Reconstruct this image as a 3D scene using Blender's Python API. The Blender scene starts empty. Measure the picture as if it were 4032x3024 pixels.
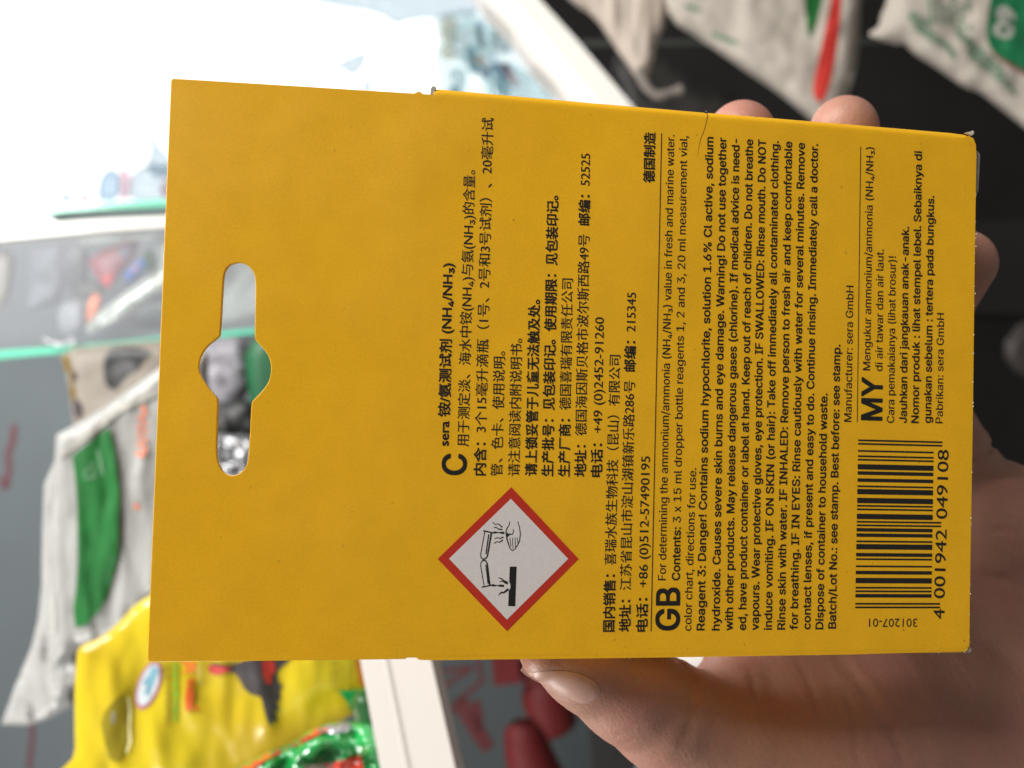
import bpy, bmesh, math, random
import numpy as np
from mathutils import Vector, Matrix, noise
from mathutils.bvhtree import BVHTree
from mathutils.geometry import delaunay_2d_cdt

random.seed(7)
scene = bpy.context.scene
COL = scene.collection

# ------------------------------------------------------------------ camera
# The phone is held sideways: the real upward direction is the left side of the picture.
FPX = 3300.0                       # focal length in photograph pixels
CAM = Vector((0.0, 0.0, 1.2))
MC = Matrix(((0, -1, 0), (0, 0, 1), (-1, 0, 0)))   # picture axes (right, down, forward) -> world


def P(x, y, z):
    """picture axes in mm -> world metres"""
    return CAM + MC @ Vector((x, y, z)) / 1000.0


def at(px, py, d):
    """point seen at photograph pixel (px, py), d mm in front of the camera"""
    return P((px - 2016) / FPX * d, (py - 1512) / FPX * d, d)


cam_data = bpy.data.cameras.new('camera')
cam = bpy.data.objects.new('camera', cam_data)
COL.objects.link(cam)
cam.matrix_world = Matrix.Translation(CAM) @ (MC @ Matrix(((1, 0, 0), (0, -1, 0), (0, 0, -1)))).to_4x4()
cam_data.lens = 4.15
cam_data.sensor_width = 4.15 * 4032 / FPX
cam_data.clip_start = 0.005
cam_data.clip_end = 50
cam_data.dof.use_dof = True
cam_data.dof.focus_distance = 0.124
cam_data.dof.aperture_fstop = 2.2
scene.camera = cam

# ------------------------------------------------------------------ world and lamps
world = bpy.data.worlds.new('World')
scene.world = world
world.use_nodes = True
bg = world.node_tree.nodes['Background']
bg.inputs['Color'].default_value = (1.0, 0.95, 0.90, 1)
bg.inputs['Strength'].default_value = 0.17


def area_lamp(name, loc, target, size, energy, color):
    l = bpy.data.lights.new(name, 'AREA')
    l.shape = 'RECTANGLE'
    l.size, l.size_y = size
    l.energy = energy
    l.color = color
    o = bpy.data.objects.new(name, l)
    COL.objects.link(o)
    o.location = P(*loc)
    o.rotation_euler = (P(*target) - o.location).to_track_quat('-Z', 'Y').to_euler()
    return o


# soft fill added above and behind the photographer to light the box front
area_lamp('front_fill_lamp', (-480, -600, -240), (0, 0, 130), (0.4, 0.4), 9.2, (1.0, 0.95, 0.88))
# unseen fill added to brighten the white post and yellow bag
area_lamp('post_fill_lamp', (-360, 480, 90), (-60, 110, 235), (0.25, 0.12), 3.4, (1.0, 0.96, 0.92))
# extra unseen fill aimed at the cabinet, making its white rail bright
area_lamp('rail_fill_lamp', (-640, -330, 120), (-330, -60, 600), (0.5, 0.15), 7.0, (1.0, 0.98, 0.95))

scene.view_settings.view_transform = 'Standard'
scene.view_settings.look = 'None'
scene.view_settings.gamma = 1
scene.view_settings.exposure = 0


# ------------------------------------------------------------------ materials
def srgb(r, g, b):
    f = lambda c: c / 12.92 if c <= 0.04045 else ((c + 0.055) / 1.055) ** 2.4
    return tuple(f(v / 255.0) for v in (r, g, b))


def mat(name, color, rough=0.5, var=0.0, vscale=60.0, bump=0.0, bscale=400.0, coat=0.0, spec=0.5,
        transmission=0.0, sss=0.0, metallic=0.0, alpha=1.0, color2=None, dirt_scale=None):
    m = bpy.data.materials.new(name)
    m.use_nodes = True
    nt = m.node_tree
    b = nt.nodes['Principled BSDF']
    b.inputs['Base Color'].default_value = (*color, 1)
    b.inputs['Roughness'].default_value = rough
    b.inputs['Specular IOR Level'].default_value = spec
    b.inputs['Coat Weight'].default_value = coat
    b.inputs['Coat Roughness'].default_value = 0.12
    b.inputs['Transmission Weight'].default_value = transmission
    b.inputs['Metallic'].default_value = metallic
    b.inputs['Alpha'].default_value = alpha
    if sss:
        b.inputs['Subsurface Weight'].default_value = sss
        b.inputs['Subsurface Radius'].default_value = (1.0, 0.35, 0.2)
        b.inputs['Subsurface Scale'].default_value = 0.0025
    tc = nt.nodes.new('ShaderNodeTexCoord')
    if var or color2:
        n = nt.nodes.new('ShaderNodeTexNoise')
        n.inputs['Scale'].default_value = vscale
        n.inputs['Detail'].default_value = 4
        nt.links.new(tc.outputs['Object'], n.inputs['Vector'])
        mx = nt.nodes.new('ShaderNodeMix')
        mx.data_type = 'RGBA'
        c2 = color2 or tuple(c * (1 - var) for c in color)
        c1 = color if color2 else tuple(min(1, c * (1 + var)) for c in color)
        mx.inputs['A'].default_value = (*c1, 1)
        mx.inputs['B'].default_value = (*c2, 1)
        rmp = nt.nodes.new('ShaderNodeMapRange')
        rmp.inputs['From Min'].default_value = 0.35
        rmp.inputs['From Max'].default_value = 0.65
        nt.links.new(n.outputs['Fac'], rmp.inputs['Value'])
        nt.links.new(rmp.outputs['Result'], mx.inputs['Factor'])
        nt.links.new(mx.outputs['Result'], b.inputs['Base Color'])
    if bump:
        n2 = nt.nodes.new('ShaderNodeTexNoise')
        n2.inputs['Scale'].default_value = bscale
        n2.inputs['Detail'].default_value = 3
        nt.links.new(tc.outputs['Object'], n2.inputs['Vector'])
        bp = nt.nodes.new('ShaderNodeBump')
        bp.inputs['Strength'].default_value = 1.0
        bp.inputs['Distance'].default_value = bump
        nt.links.new(n2.outputs['Fac'], bp.inputs['Height'])
        nt.links.new(bp.outputs['Normal'], b.inputs['Normal'])
    return m


def card_material():
    """yellow printed cardboard with a mottled varnish and a fine fibre relief"""
    m = mat('yellow_card', (0.84, 0.450, 0.010), rough=0.40, bump=0.00001, bscale=2200, spec=0.36)
    nt = m.node_tree
    b = nt.nodes['Principled BSDF']
    tc = nt.nodes['Texture Coordinate']
    last = None
    for sc, lo, hi, amt in ((24, 0.3, 0.7, 0.025), (300, 0.35, 0.65, 0.02), (2600, 0.3, 0.7, 0.05)):
        n = nt.nodes.new('ShaderNodeTexNoise')
        n.inputs['Scale'].default_value = sc
        n.inputs['Detail'].default_value = 5
        nt.links.new(tc.outputs['Object'], n.inputs['Vector'])
        r = nt.nodes.new('ShaderNodeMapRange')
        r.inputs['From Min'].default_value = lo
        r.inputs['From Max'].default_value = hi
        r.inputs['To Min'].default_value = 1 - amt
        r.inputs['To Max'].default_value = 1 + amt
        nt.links.new(n.outputs['Fac'], r.inputs['Value'])
        if last is None:
            last = r.outputs['Result']
        else:
            mu = nt.nodes.new('ShaderNodeMath')
            mu.operation = 'MULTIPLY'
            nt.links.new(last, mu.inputs[0])
            nt.links.new(r.outputs['Result'], mu.inputs[1])
            last = mu.outputs[0]
    vm = nt.nodes.new('ShaderNodeVectorMath')
    vm.operation = 'SCALE'
    vm.inputs[0].default_value = (0.84, 0.450, 0.010)
    nt.links.new(last, vm.inputs['Scale'])
    # tiny dark specks in the board
    v = nt.nodes.new('ShaderNodeTexNoise')
    v.inputs['Scale'].default_value = 900
    v.inputs['Detail'].default_value = 1
    nt.links.new(tc.outputs['Object'], v.inputs['Vector'])
    cr = nt.nodes.new('ShaderNodeMapRange')
    cr.inputs['From Min'].default_value = 0.76
    cr.inputs['From Max'].default_value = 0.80
    cr.inputs['To Max'].default_value = 0.35
    nt.links.new(v.outputs['Fac'], cr.inputs['Value'])
    mx = nt.nodes.new('ShaderNodeMix')
    mx.data_type = 'RGBA'
    mx.inputs['B'].default_value = (0.25, 0.13, 0.01, 1)
    nt.links.new(vm.outputs['Vector'], mx.inputs['A'])
    nt.links.new(cr.outputs['Result'], mx.inputs['Factor'])
    nt.links.new(mx.outputs['Result'], b.inputs['Base Color'])
    # the board is slightly warped: broad soft undulation under the fine fibre relief
    fine = nt.nodes['Bump']
    wv = nt.nodes.new('ShaderNodeTexNoise')
    wv.inputs['Scale'].default_value = 42
    wv.inputs['Detail'].default_value = 2
    nt.links.new(tc.outputs['Object'], wv.inputs['Vector'])
    bw = nt.nodes.new('ShaderNodeBump')
    bw.inputs['Strength'].default_value = 1.0
    bw.inputs['Distance'].default_value = 0.0005
    nt.links.new(wv.outputs['Fac'], bw.inputs['Height'])
    nt.links.new(bw.outputs['Normal'], fine.inputs['Normal'])
    # varnish rubbed unevenly
    rn = nt.nodes.new('ShaderNodeMapRange')
    rn.inputs['From Min'].default_value = 0.3
    rn.inputs['From Max'].default_value = 0.7
    rn.inputs['To Min'].default_value = 0.30
    rn.inputs['To Max'].default_value = 0.50
    nt.links.new(wv.outputs['Fac'], rn.inputs['Value'])
    nt.links.new(rn.outputs['Result'], b.inputs['Roughness'])
    return m


def emission(name, color, strength):
    m = bpy.data.materials.new(name)
    m.use_nodes = True
    nt = m.node_tree
    nt.nodes.clear()
    e = nt.nodes.new('ShaderNodeEmission')
    e.inputs['Color'].default_value = (*color, 1)
    e.inputs['Strength'].default_value = strength
    o = nt.nodes.new('ShaderNodeOutputMaterial')
    nt.links.new(e.outputs[0], o.inputs[0])
    return m


def film(name, tint, body, body_mix, gloss=0.05):
    """thin clear plastic or glass veiled by reflections: tinted see-through film with a little white body and sheen"""
    m = bpy.data.materials.new(name)
    m.use_nodes = True
    nt = m.node_tree
    nt.nodes.clear()
    t = nt.nodes.new('ShaderNodeBsdfTransparent')
    t.inputs[0].default_value = (*tint, 1)
    d = nt.nodes.new('ShaderNodeBsdfDiffuse')
    d.inputs[0].default_value = (*body, 1)
    g = nt.nodes.new('ShaderNodeBsdfGlossy')
    g.inputs['Roughness'].default_value = 0.12
    m1 = nt.nodes.new('ShaderNodeMixShader')
    m1.inputs[0].default_value = body_mix
    m2 = nt.nodes.new('ShaderNodeMixShader')
    m2.inputs[0].default_value = gloss
    o = nt.nodes.new('ShaderNodeOutputMaterial')
    nt.links.new(t.outputs[0], m1.inputs[1])
    nt.links.new(d.outputs[0], m1.inputs[2])
    nt.links.new(m1.outputs[0], m2.inputs[1])
    nt.links.new(g.outputs[0], m2.inputs[2])
    nt.links.new(m2.outputs[0], o.inputs[0])
    return m


M = {}
M['card'] = card_material()
M['ink'] = mat('black_ink', (0.012, 0.011, 0.009), rough=0.45)
M['red_ink'] = mat('red_ink', (0.52, 0.028, 0.012), rough=0.45, var=0.04, vscale=900)
M['white_ink'] = mat('white_print', (0.72, 0.68, 0.66), rough=0.5, var=0.03, vscale=1500)
M['fibre'] = mat('torn_paper_fibre', (0.62, 0.56, 0.44), rough=0.9, var=0.15, vscale=3000)
M['board'] = mat('grey_board', (0.42, 0.40, 0.35), rough=0.85, var=0.12, vscale=900, bump=0.00005, bscale=1500)
M['crease'] = mat('creased_ink', (0.30, 0.15, 0.012), rough=0.7)


# ------------------------------------------------------------------ object helpers
def tag(o, label, cat, group=None, kind=None):
    if label:
        o['label'] = label
    if cat:
        o['category'] = cat
    if group:
        o['group'] = group
    if kind:
        o['kind'] = kind
    return o


def mesh_obj(name, verts, faces, material, parent=None, smooth=False):
    me = bpy.data.meshes.new(name)
    me.from_pydata([tuple(v) for v in verts], [], [tuple(f) for f in faces])
    me.materials.append(material)
    if smooth:
        me.polygons.foreach_set('use_smooth', [True] * len(me.polygons))
    me.update()
    o = bpy.data.objects.new(name, me)
    COL.objects.link(o)
    if parent is not None:
        o.parent = parent
        if not parent.get('local_parts'):
            o.matrix_parent_inverse = Matrix.Translation(-parent.location)
    return o


def recentre(o):
    """put the origin of a top-level mesh in its middle"""
    n = len(o.data.vertices)
    a = np.empty(n * 3)
    o.data.vertices.foreach_get('co', a)
    a = a.reshape(-1, 3)
    c = Vector((a.min(0) + a.max(0)) / 2)
    o.data.transform(Matrix.Translation(-c))
    o.location = c
    return o


def empty(name, matrix=None, loc=None):
    o = bpy.data.objects.new(name, None)
    o.empty_display_size = 0.01
    COL.objects.link(o)
    if matrix is not None:
        o.matrix_world = matrix
        o['local_parts'] = 1
    if loc is not None:
        o.location = loc
    return o


def cv_mesh(name, pts_mm, faces, material, parent=None, smooth=False):
    return mesh_obj(name, [P(*p) for p in pts_mm], faces, material, parent, smooth)


def chaikin(pts, n=1):
    for _ in range(n):
        q = []
        for i in range(len(pts)):
            a, b = pts[i], pts[(i + 1) % len(pts)]
            q.append((0.75 * a[0] + 0.25 * b[0], 0.75 * a[1] + 0.25 * b[1]))
            q.append((0.25 * a[0] + 0.75 * b[0], 0.25 * a[1] + 0.75 * b[1]))
        pts = q
    return pts


def resample(pts, step):
    out = []
    for i in range(len(pts)):
        a, b = pts[i], pts[(i + 1) % len(pts)]
        n = max(1, int(math.hypot(b[0] - a[0], b[1] - a[1]) / step))
        for k in range(n):
            out.append((a[0] + (b[0] - a[0]) * k / n, a[1] + (b[1] - a[1]) * k / n))
    return out


def inside(poly, x, y):
    c = False
    j = len(poly) - 1
    for i in range(len(poly)):
        xi, yi = poly[i]
        xj, yj = poly[j]
        if (yi > y) != (yj > y) and x < (xj - xi) * (y - yi) / (yj - yi) + xi:
            c = not c
        j = i
    return c


def bdist(poly, x, y):
    best = 1e9
    j = len(poly) - 1
    for i in range(len(poly)):
        ax, ay = poly[j]
        bx, by = poly[i]
        dx, dy = bx - ax, by - ay
        l2 = dx * dx + dy * dy or 1e-9
        t = max(0, min(1, ((x - ax) * dx + (y - ay) * dy) / l2))
        best = min(best, math.hypot(x - ax - t * dx, y - ay - t * dy))
        j = i
    return best


def tessellate(poly, step):
    """triangles filling a polygon, with inner points on a grid"""
    b = resample(poly, step)
    pts = list(b)
    xs = [p[0] for p in poly]
    ys = [p[1] for p in poly]
    y = min(ys) + step * 0.5
    r = 0
    while y < max(ys):
        x = min(xs) + (step * 0.5 if r % 2 else step * 0.2)
        while x < max(xs):
            if inside(poly, x, y) and bdist(poly, x, y) > step * 0.45:
                pts.append((x, y))
            x += step
        y += step * 0.87
        r += 1
    n = len(b)
    v, e, f, *_ = delaunay_2d_cdt([Vector(p) for p in pts], [(i, (i + 1) % n) for i in range(n)], [], 1, 1e-4)
    return [tuple(p) for p in v], [tuple(t) for t in f], n


def dfun(d):
    return d if callable(d) else (lambda x, y: d)


def pillow(name, poly, d, thick, material, roll=None, step=28, wrinkle=0.0, wscale=0.006, wdir=(1, 1), parent=None,
           smooth_n=1, seed=0, flat_back=False):
    """a stuffed bag: outline in photograph pixels, depth d mm, thickness mm, rounded towards its rim"""
    poly = chaikin(poly, smooth_n) if smooth_n else poly
    d = dfun(d)
    v, f, nb = tessellate(poly, step)
    roll = roll or 220
    top, bot = [], []
    idx_b = {}
    for i, (x, y) in enumerate(v):
        ds = bdist(poly, x, y)
        t = min(1.0, ds / roll)
        h = math.sqrt(max(0, 1 - (1 - t) ** 2))
        w = 0
        if wrinkle:
            q = Vector((x * wscale * wdir[0], y * wscale * wdir[1], seed * 3.7))
            w = wrinkle * (noise.noise(q) * 1.2 + 0.6 * noise.noise(q * 2.3) - 0.9 * abs(noise.noise(q * 1.5 + Vector((5, 2, 1))))) * min(1, 0.25 + t)
        z = d(x, y)
        top.append(at(x, y, z - thick * 0.5 * h + w))
        bot.append(at(x, y, z + (thick * 0.5 * h if not flat_back else 0.3) + w * 0.4 + 0.15))
    n = len(v)
    faces = []
    edge = {}
    for t in f:
        for k in range(3):
            a, b = t[k], t[(k + 1) % 3]
            edge[(a, b)] = edge.get((a, b), 0) + 1
    # orient towards the camera
    t0 = f[0]
    nrm = (top[t0[1]] - top[t0[0]]).cross(top[t0[2]] - top[t0[0]])
    flip = nrm.dot(CAM - top[t0[0]]) < 0
    for t in f:
        tt = tuple(reversed(t)) if flip else t
        faces.append(tt)
        faces.append(tuple(i + n for i in reversed(tt)))
    for (a, b), c in edge.items():
        if (b, a) not in edge:
            q = (a, b, b + n, a + n)
            faces.append(q if flip else tuple(reversed(q)))
    o = mesh_obj(name, top + bot, faces, material, parent, True)
    return recentre(o) if parent is None else o


def bvh_of(o):
    off = o.location if o.parent is None else Vector((0, 0, 0))
    me = o.data
    return BVHTree.FromPolygons([v.co + off for v in me.vertices], [tuple(p.vertices) for p in me.polygons])


def decal(name, poly, host_bvh, material, parent, step=14, lift=0.9, smooth_n=0):
    """flat print lying on a bag's own surface"""
    if smooth_n:
        poly = chaikin(poly, smooth_n)
    v, f, nb = tessellate(poly, step)
    return drape(name, v, f, host_bvh, material, parent, lift)


def drape(name, v, f, host_bvh, material, parent, lift=0.5):
    out, ok = [], []
    for (x, y) in v:
        dr = (at(x, y, 100) - CAM).normalized()
        hit = host_bvh.ray_cast(CAM, dr)
        if hit[0] is None:
            out.append(CAM)
            ok.append(False)
        else:
            out.append(hit[0] - dr * lift / 1000)
            ok.append(True)
    ff = []
    for t in f:
        if all(ok[i] for i in t):
            a, b, c = (out[t[0]], out[t[1]], out[t[2]])
            if (b - a).cross(c - a).dot(CAM - a) < 0:
                t = tuple(reversed(t))
            ff.append(t)
    used = sorted({i for t in ff for i in t})
    mp = {i: k for k, i in enumerate(used)}
    return mesh_obj(name, [out[i] for i in used], [tuple(mp[i] for i in t) for t in ff], material, parent, True)


def stroke_poly(pts, w):
    """outline of a pen stroke of width w through pts (w may be a list)"""
    L, R = [], []
    n = len(pts)
    for i, p in enumerate(pts):
        a = pts[max(0, i - 1)]
        b = pts[min(n - 1, i + 1)]
        dx, dy = b[0] - a[0], b[1] - a[1]
        l = math.hypot(dx, dy) or 1
        ww = (w[i] if isinstance(w, (list, tuple)) else w) / 2
        L.append((p[0] - dy / l * ww, p[1] + dx / l * ww))
        R.append((p[0] + dy / l * ww, p[1] - dx / l * ww))
    return L + R[::-1]


def prism(name, poly, d0, d1, material, parent=None):
    """polygon seen in the picture at depth d0, extruded straight back by d1-d0 mm"""
    n = len(poly)
    f = [at(x, y, d0) for x, y in poly]
    back = MC @ Vector((0, 0, (d1 - d0) / 1000.0))
    b = [p + back for p in f]
    nrm = (f[1] - f[0]).cross(f[2] - f[0])
    flip = nrm.dot(CAM - f[0]) < 0
    faces = [tuple(range(n)), tuple(range(2 * n - 1, n - 1, -1))]
    for i in range(n):
        j = (i + 1) % n
        faces.append((i, i + n, j + n, j))
    if flip:
        faces = [tuple(reversed(q)) for q in faces]
    o = mesh_obj(name, f + b, faces, material, parent)
    return recentre(o) if parent is None else o


_inter = [None]


def font(kind):
    if kind == 'sans':
        if _inter[0] is None:
            _inter[0] = False
            try:
                import os
                p = os.path.join(bpy.utils.system_resource('DATAFILES'), 'fonts', 'Inter.woff2')
                if os.path.exists(p):
                    _inter[0] = bpy.data.fonts.load(p)
            except Exception:
                pass
        return _inter[0] or None
    return None


def fill_outlines(pts, edges):
    """triangles inside a set of closed outlines that may overlap (non-zero winding rule)"""
    n = len(pts)
    nb = {}
    for a, b in edges:
        nb.setdefault(a, []).append(b)
        nb.setdefault(b, []).append(a)
    seen = set()
    loops = []
    for a in range(n):
        if a in seen or a not in nb:
            continue
        lp = [a]
        seen.add(a)
        cur = a + 1 if a + 1 in nb[a] else nb[a][0]
        while cur not in seen:
            lp.append(cur)
            seen.add(cur)
            nx = [k for k in nb[cur] if k not in seen]
            if not nx:
                break
            cur = nx[0]
        if len(lp) > 2:
            loops.append(lp)
    if not loops:
        return None
    V, E, F, *_ = delaunay_2d_cdt([Vector(p) for p in pts], [(lp[i], lp[(i + 1) % len(lp)]) for lp in loops for i in range(len(lp))], [], 0, 1e-6)
    V = np.array([tuple(p) for p in V])
    F = np.array([t for t in F if len(t) == 3])
    C = V[F].mean(1)
    P0 = np.array([pts[k] for lp in loops for k in lp])
    P1 = np.array([pts[lp[(i + 1) % len(lp)]] for lp in loops for i in range(len(lp))])
    keep = []
    for k0 in range(0, len(C), 512):
        cx, cy = C[k0:k0 + 512, 0:1], C[k0:k0 + 512, 1:2]
        side = (P1[:, 0] - P0[:, 0]) * (cy - P0[:, 1]) - (cx - P0[:, 0]) * (P1[:, 1] - P0[:, 1])
        up = (P0[:, 1] <= cy) & (P1[:, 1] > cy) & (side > 0)
        dn = (P0[:, 1] > cy) & (P1[:, 1] <= cy) & (side < 0)
        keep.append((up.sum(1) - dn.sum(1)) != 0)
    F = F[np.concatenate(keep)]
    return [tuple(p) for p in V], [tuple(int(i) for i in t) for t in F]


def glyphs(body, kind=None, res=3, fill=True):
    """outline mesh (points, triangles) of a string at size 1"""
    c = bpy.data.curves.new('t', 'FONT')
    c.body = body
    c.resolution_u = res
    f = font(kind)
    if f:
        c.font = f
    o = bpy.data.objects.new('t', c)
    COL.objects.link(o)
    me = bpy.data.meshes.new_from_object(o)
    v = [(p.co.x, p.co.y) for p in me.vertices]
    fc = [tuple(p.vertices) for p in me.polygons]
    if fill and (f or '\u2084' in body):
        c.fill_mode = 'NONE'
        m2 = bpy.data.meshes.new_from_object(o)
        r = fill_outlines([(p.co.x, p.co.y) for p in m2.vertices], [tuple(e.vertices) for e in m2.edges])
        bpy.data.meshes.remove(m2)
        if r:
            v, fc = r
    bpy.data.objects.remove(o)
    bpy.data.meshes.remove(me)
    bpy.data.curves.remove(c)
    return v, fc

TEXT = [
    ('cn', [('sera 铵/氨测试剂 (NH₄/NH₃)', 1)], 39.34, 49.83, 39.14, 23.64),
    ('cn', [('用于测定淡、海水中铵(NH₄)与氨(NH₃)的含量。', 0)], 42.1, 49.84, 41.89, 9.98),
    ('cn', [('内含：', 1), ('3个15毫升滴瓶（1号、2号和3号试剂）、20毫升试', 0)], 44.62, 53.89, 44.33, 2.15),
    ('cn', [('管、色卡、使用说明。', 0)], 47.03, 53.95, 46.97, 36.05),
    ('cn', [('请注意阅读内附说明书。', 0)], 49.53, 53.9, 49.4, 34.13),
    ('cn', [('请上锁妥管于儿童无法触及处。', 1)], 52.0, 53.86, 51.84, 28.34),
    ('cn', [('生产批号：见包装印记。使用期限：见包装印记。', 1)], 54.41, 53.89, 54.14, 12.99),
    ('cn', [('生产厂商：', 1), ('德国喜瑞有限责任公司', 0)], 56.83, 53.84, 56.63, 25.08),
    ('cn', [('地址：', 1), ('德国海因斯贝格市波尔斯西路49号  ', 0), ('邮编：', 1), ('52525', 0)], 59.22, 53.8, 58.82, 6.51),
    ('cn', [('电话：', 1), ('+49 (0)2452-91260', 0)], 61.62, 53.79, 61.48, 30.54),
    ('cn', [('国内销售：', 1), ('喜瑞水族生物科技（昆山）有限公司', 0)], 63.95, 76.08, 63.96, 36.01),
    ('cn', [('地址：', 1), ('江苏省昆山市淀山湖镇新乐路286号  ', 0), ('邮编：', 1), ('215345', 0)], 66.32, 76.08, 66.19, 26.72),
    ('cn', [('电话：', 1), ('+86 (0)512-57490195', 0)], 68.86, 76.08, 68.83, 50.68),
    ('cn', [('德国制造', 1)], 68.48, 10.28, 68.47, 2.7),
    ('big_c', [('C', 1)], 41.78, 53.94, 41.76, 50.9),
    ('big', [('GB', 1)], 73.57, 75.95, 73.55, 69.72),
    ('big2', [('MY', 1)], 104.54, 44.54, 104.58, 37.99),
    ('gb', [('For determining the ammonium/ammonia (NH₄/NH₃) value in fresh and marine water.', 0)], 71.43, 68.66, 71.35, 2.9),
    ('gb', [('Contents:', 1), (' 3 x 15 ml dropper bottle reagents 1, 2 and 3, 20 ml measurement vial,', 0)], 73.53, 68.65, 73.34, 2.92),
    ('gb', [('color chart, directions for use.', 0)], 75.41, 75.99, 75.7, 52.26),
    ('gb', [('Reagent 3: Danger! Contains sodium hypochlorite, solution 1.6% Cl active, sodium', 1)], 77.4, 75.95, 77.33, 2.82),
    ('gb', [('hydroxide. Causes severe skin burns and eye damage. Warning! Do not use together', 1)], 79.68, 75.96, 79.34, 2.8),
    ('gb', [('with other products. May release dangerous gases (chlorine). If medical advice is need-', 1)], 81.69, 75.96, 81.4, 2.83),
    ('gb', [('ed, have product container or label at hand. Keep out of reach of children. Do not breathe', 1)], 83.71, 75.93, 83.5, 2.77),
    ('gb', [('vapours. Wear protective gloves, eye protection. IF SWALLOWED: Rinse mouth. Do NOT', 1)], 85.66, 75.93, 85.53, 2.68),
    ('gb', [('induce vomiting. IF ON SKIN (or hair): Take off immediately all contaminated clothing.', 1)], 87.69, 75.9, 87.53, 2.78),
    ('gb', [('Rinse skin with water. IF INHALED: Remove person to fresh air and keep comfortable', 1)], 89.73, 75.86, 89.65, 2.72),
    ('gb', [('for breathing. IF IN EYES: Rinse cautiously with water for several minutes. Remove', 1)], 91.7, 75.86, 91.67, 2.79),
    ('gb', [('contact lenses, if present and easy to do. Continue rinsing. Immediately call a doctor.', 1)], 93.68, 75.83, 93.77, 2.81),
    ('gb', [('Dispose of container to household waste.', 1)], 95.67, 75.83, 95.83, 40.64),
    ('gb', [('Batch/Lot No.: see stamp. Best before: see stamp.', 1)], 97.66, 75.72, 97.77, 33.21),
    ('gb', [('Manufacturer: sera GmbH', 0)], 99.71, 44.82, 99.76, 24.22),
    ('gb', [('Mengukur ammonium/ammonia (NH₄/NH₃)', 0)], 102.61, 36.94, 102.7, 2.79),
    ('gb', [('di air tawar dan air laut.', 0)], 104.57, 36.99, 104.54, 18.43),
    ('gb', [('Cara pemakaianya (lihat brosur)!', 0)], 106.54, 44.8, 106.53, 19.39),
    ('gb', [('Jauhkan dari jangkauan anak-anak.', 1)], 108.55, 44.79, 108.58, 14.7),
    ('gb', [('Nomor produk : lihat stempel lebel. Sebaiknya di', 1)], 110.48, 44.74, 110.57, 2.89),
    ('gb', [('gunakan sebelum : tertera pada bungkus.', 1)], 112.5, 44.68, 112.64, 9.68),
    ('gb', [('Pabrikan: sera GmbH', 0)], 114.41, 44.64, 114.49, 27.8),
    ('ean', [('4', 0)], 114.98, 74.3, 115.01, 72.85),
    ('ean', [('001942', 0)], 115.0, 71.2, 115.23, 60.85),
    ('ean', [('049108', 0)], 115.25, 59.19, 115.44, 48.72),
]

# ------------------------------------------------------------------ the yellow box
# box frame: s runs down the box (to the right in the picture), t across it, z out of its back panel; mm
RS = Vector((0.9932923555863932, 0.03104143474832144, 0.11138548227843897))
RT = Vector((-0.027260792971204373, 0.9990046644935515, -0.03530622447541224))
RN = RS.cross(RT)
T0 = Vector((-46.62881440918568, -42.1643534551015, 116.92635832088939))
X_, Y_, Z_ = MC @ RS, MC @ (-RT), MC @ (-RN)
box_m = Matrix(((X_[0], Y_[0], Z_[0]), (X_[1], Y_[1], Z_[1]), (X_[2], Y_[2], Z_[2]))).to_4x4()
box_m.translation = P(*T0)
box = empty('test_kit_box', matrix=box_m)
tag(box, 'yellow cardboard test kit box with a hang hole and black printing, held in a hand', 'box')


def bl(s, t, z=0.0):
    return Vector((s / 1000.0, -t / 1000.0, z / 1000.0))


def poly_curve(name, loops, extrude, bevel, z, material, parent):
    c = bpy.data.curves.new(name, 'CURVE')
    c.dimensions = '2D'
    c.fill_mode = 'BOTH'
    c.extrude = extrude / 1000
    c.bevel_depth = bevel / 1000
    c.bevel_resolution = 2
    for lp in loops:
        sp = c.splines.new('POLY')
        sp.points.add(len(lp) - 1)
        for i, (s, t) in enumerate(lp):
            sp.points[i].co = (s / 1000, -t / 1000, 0, 1)
        sp.use_cyclic_u = True
    o = bpy.data.objects.new(name, c)
    COL.objects.link(o)
    me = bpy.data.meshes.new_from_object(o)
    bpy.data.objects.remove(o)
    bpy.data.curves.remove(c)
    me.transform(Matrix.Translation((0, 0, z / 1000)))
    me.materials.clear()
    me.materials.append(material)
    r = bpy.data.objects.new(name, me)
    COL.objects.link(r)
    r.parent = parent
    return r


HOLE = [(7.02, 28.5), (7.1, 26.6), (7.5, 25.6), (8.2, 25.05), (9.3, 24.8), (10.4, 25.1), (11.3, 26.0), (11.68, 27.2),
        (11.78, 31), (11.85, 35.45), (12.1, 35.8), (13.1, 36.8), (13.95, 38.0), (14.3, 39.6), (14.1, 41.3), (13.2, 42.8), (12.0, 44.1), (11.75, 44.5),
        (11.72, 48), (11.65, 52.0), (11.35, 53.5), (10.4, 54.5), (9.3, 54.8), (8.15, 54.35), (7.4, 53.2), (7.05, 51.6),
        (7.02, 48), (7.0, 44.3), (6.8, 43.9), (5.5, 42.4), (4.55, 40.9), (4.2, 39.75), (4.5, 38.0), (5.4, 36.6), (6.7, 35.5), (6.95, 35.1)]
PANEL = [(-0.85, -0.1), (-0.62, -0.36), (8, -0.42), (18, -0.5), (27, -0.55), (35.25, -0.62), (35.45, -0.5), (36, 0.6), (90, 0.6), (117, 0.4), (118.4, 0.1),
         (119.1, 0.35), (119.5, 1.3), (119.6, 3), (119.45, 20), (119.35, 45), (119.2, 60), (119.05, 78.2), (118.7, 79.1),
         (100, 79.5), (70, 79.8), (38.4, 80.0), (36.0, 79.95), (35.6, 79.62), (34.2, 79.6), (34.0, 79.8), (18, 79.92), (-0.5, 80.0), (-0.72, 79.7)]
panel = poly_curve('back_panel', [PANEL, chaikin(HOLE, 1)], 0.15, 0.1, -0.25, M['card'], box)
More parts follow.
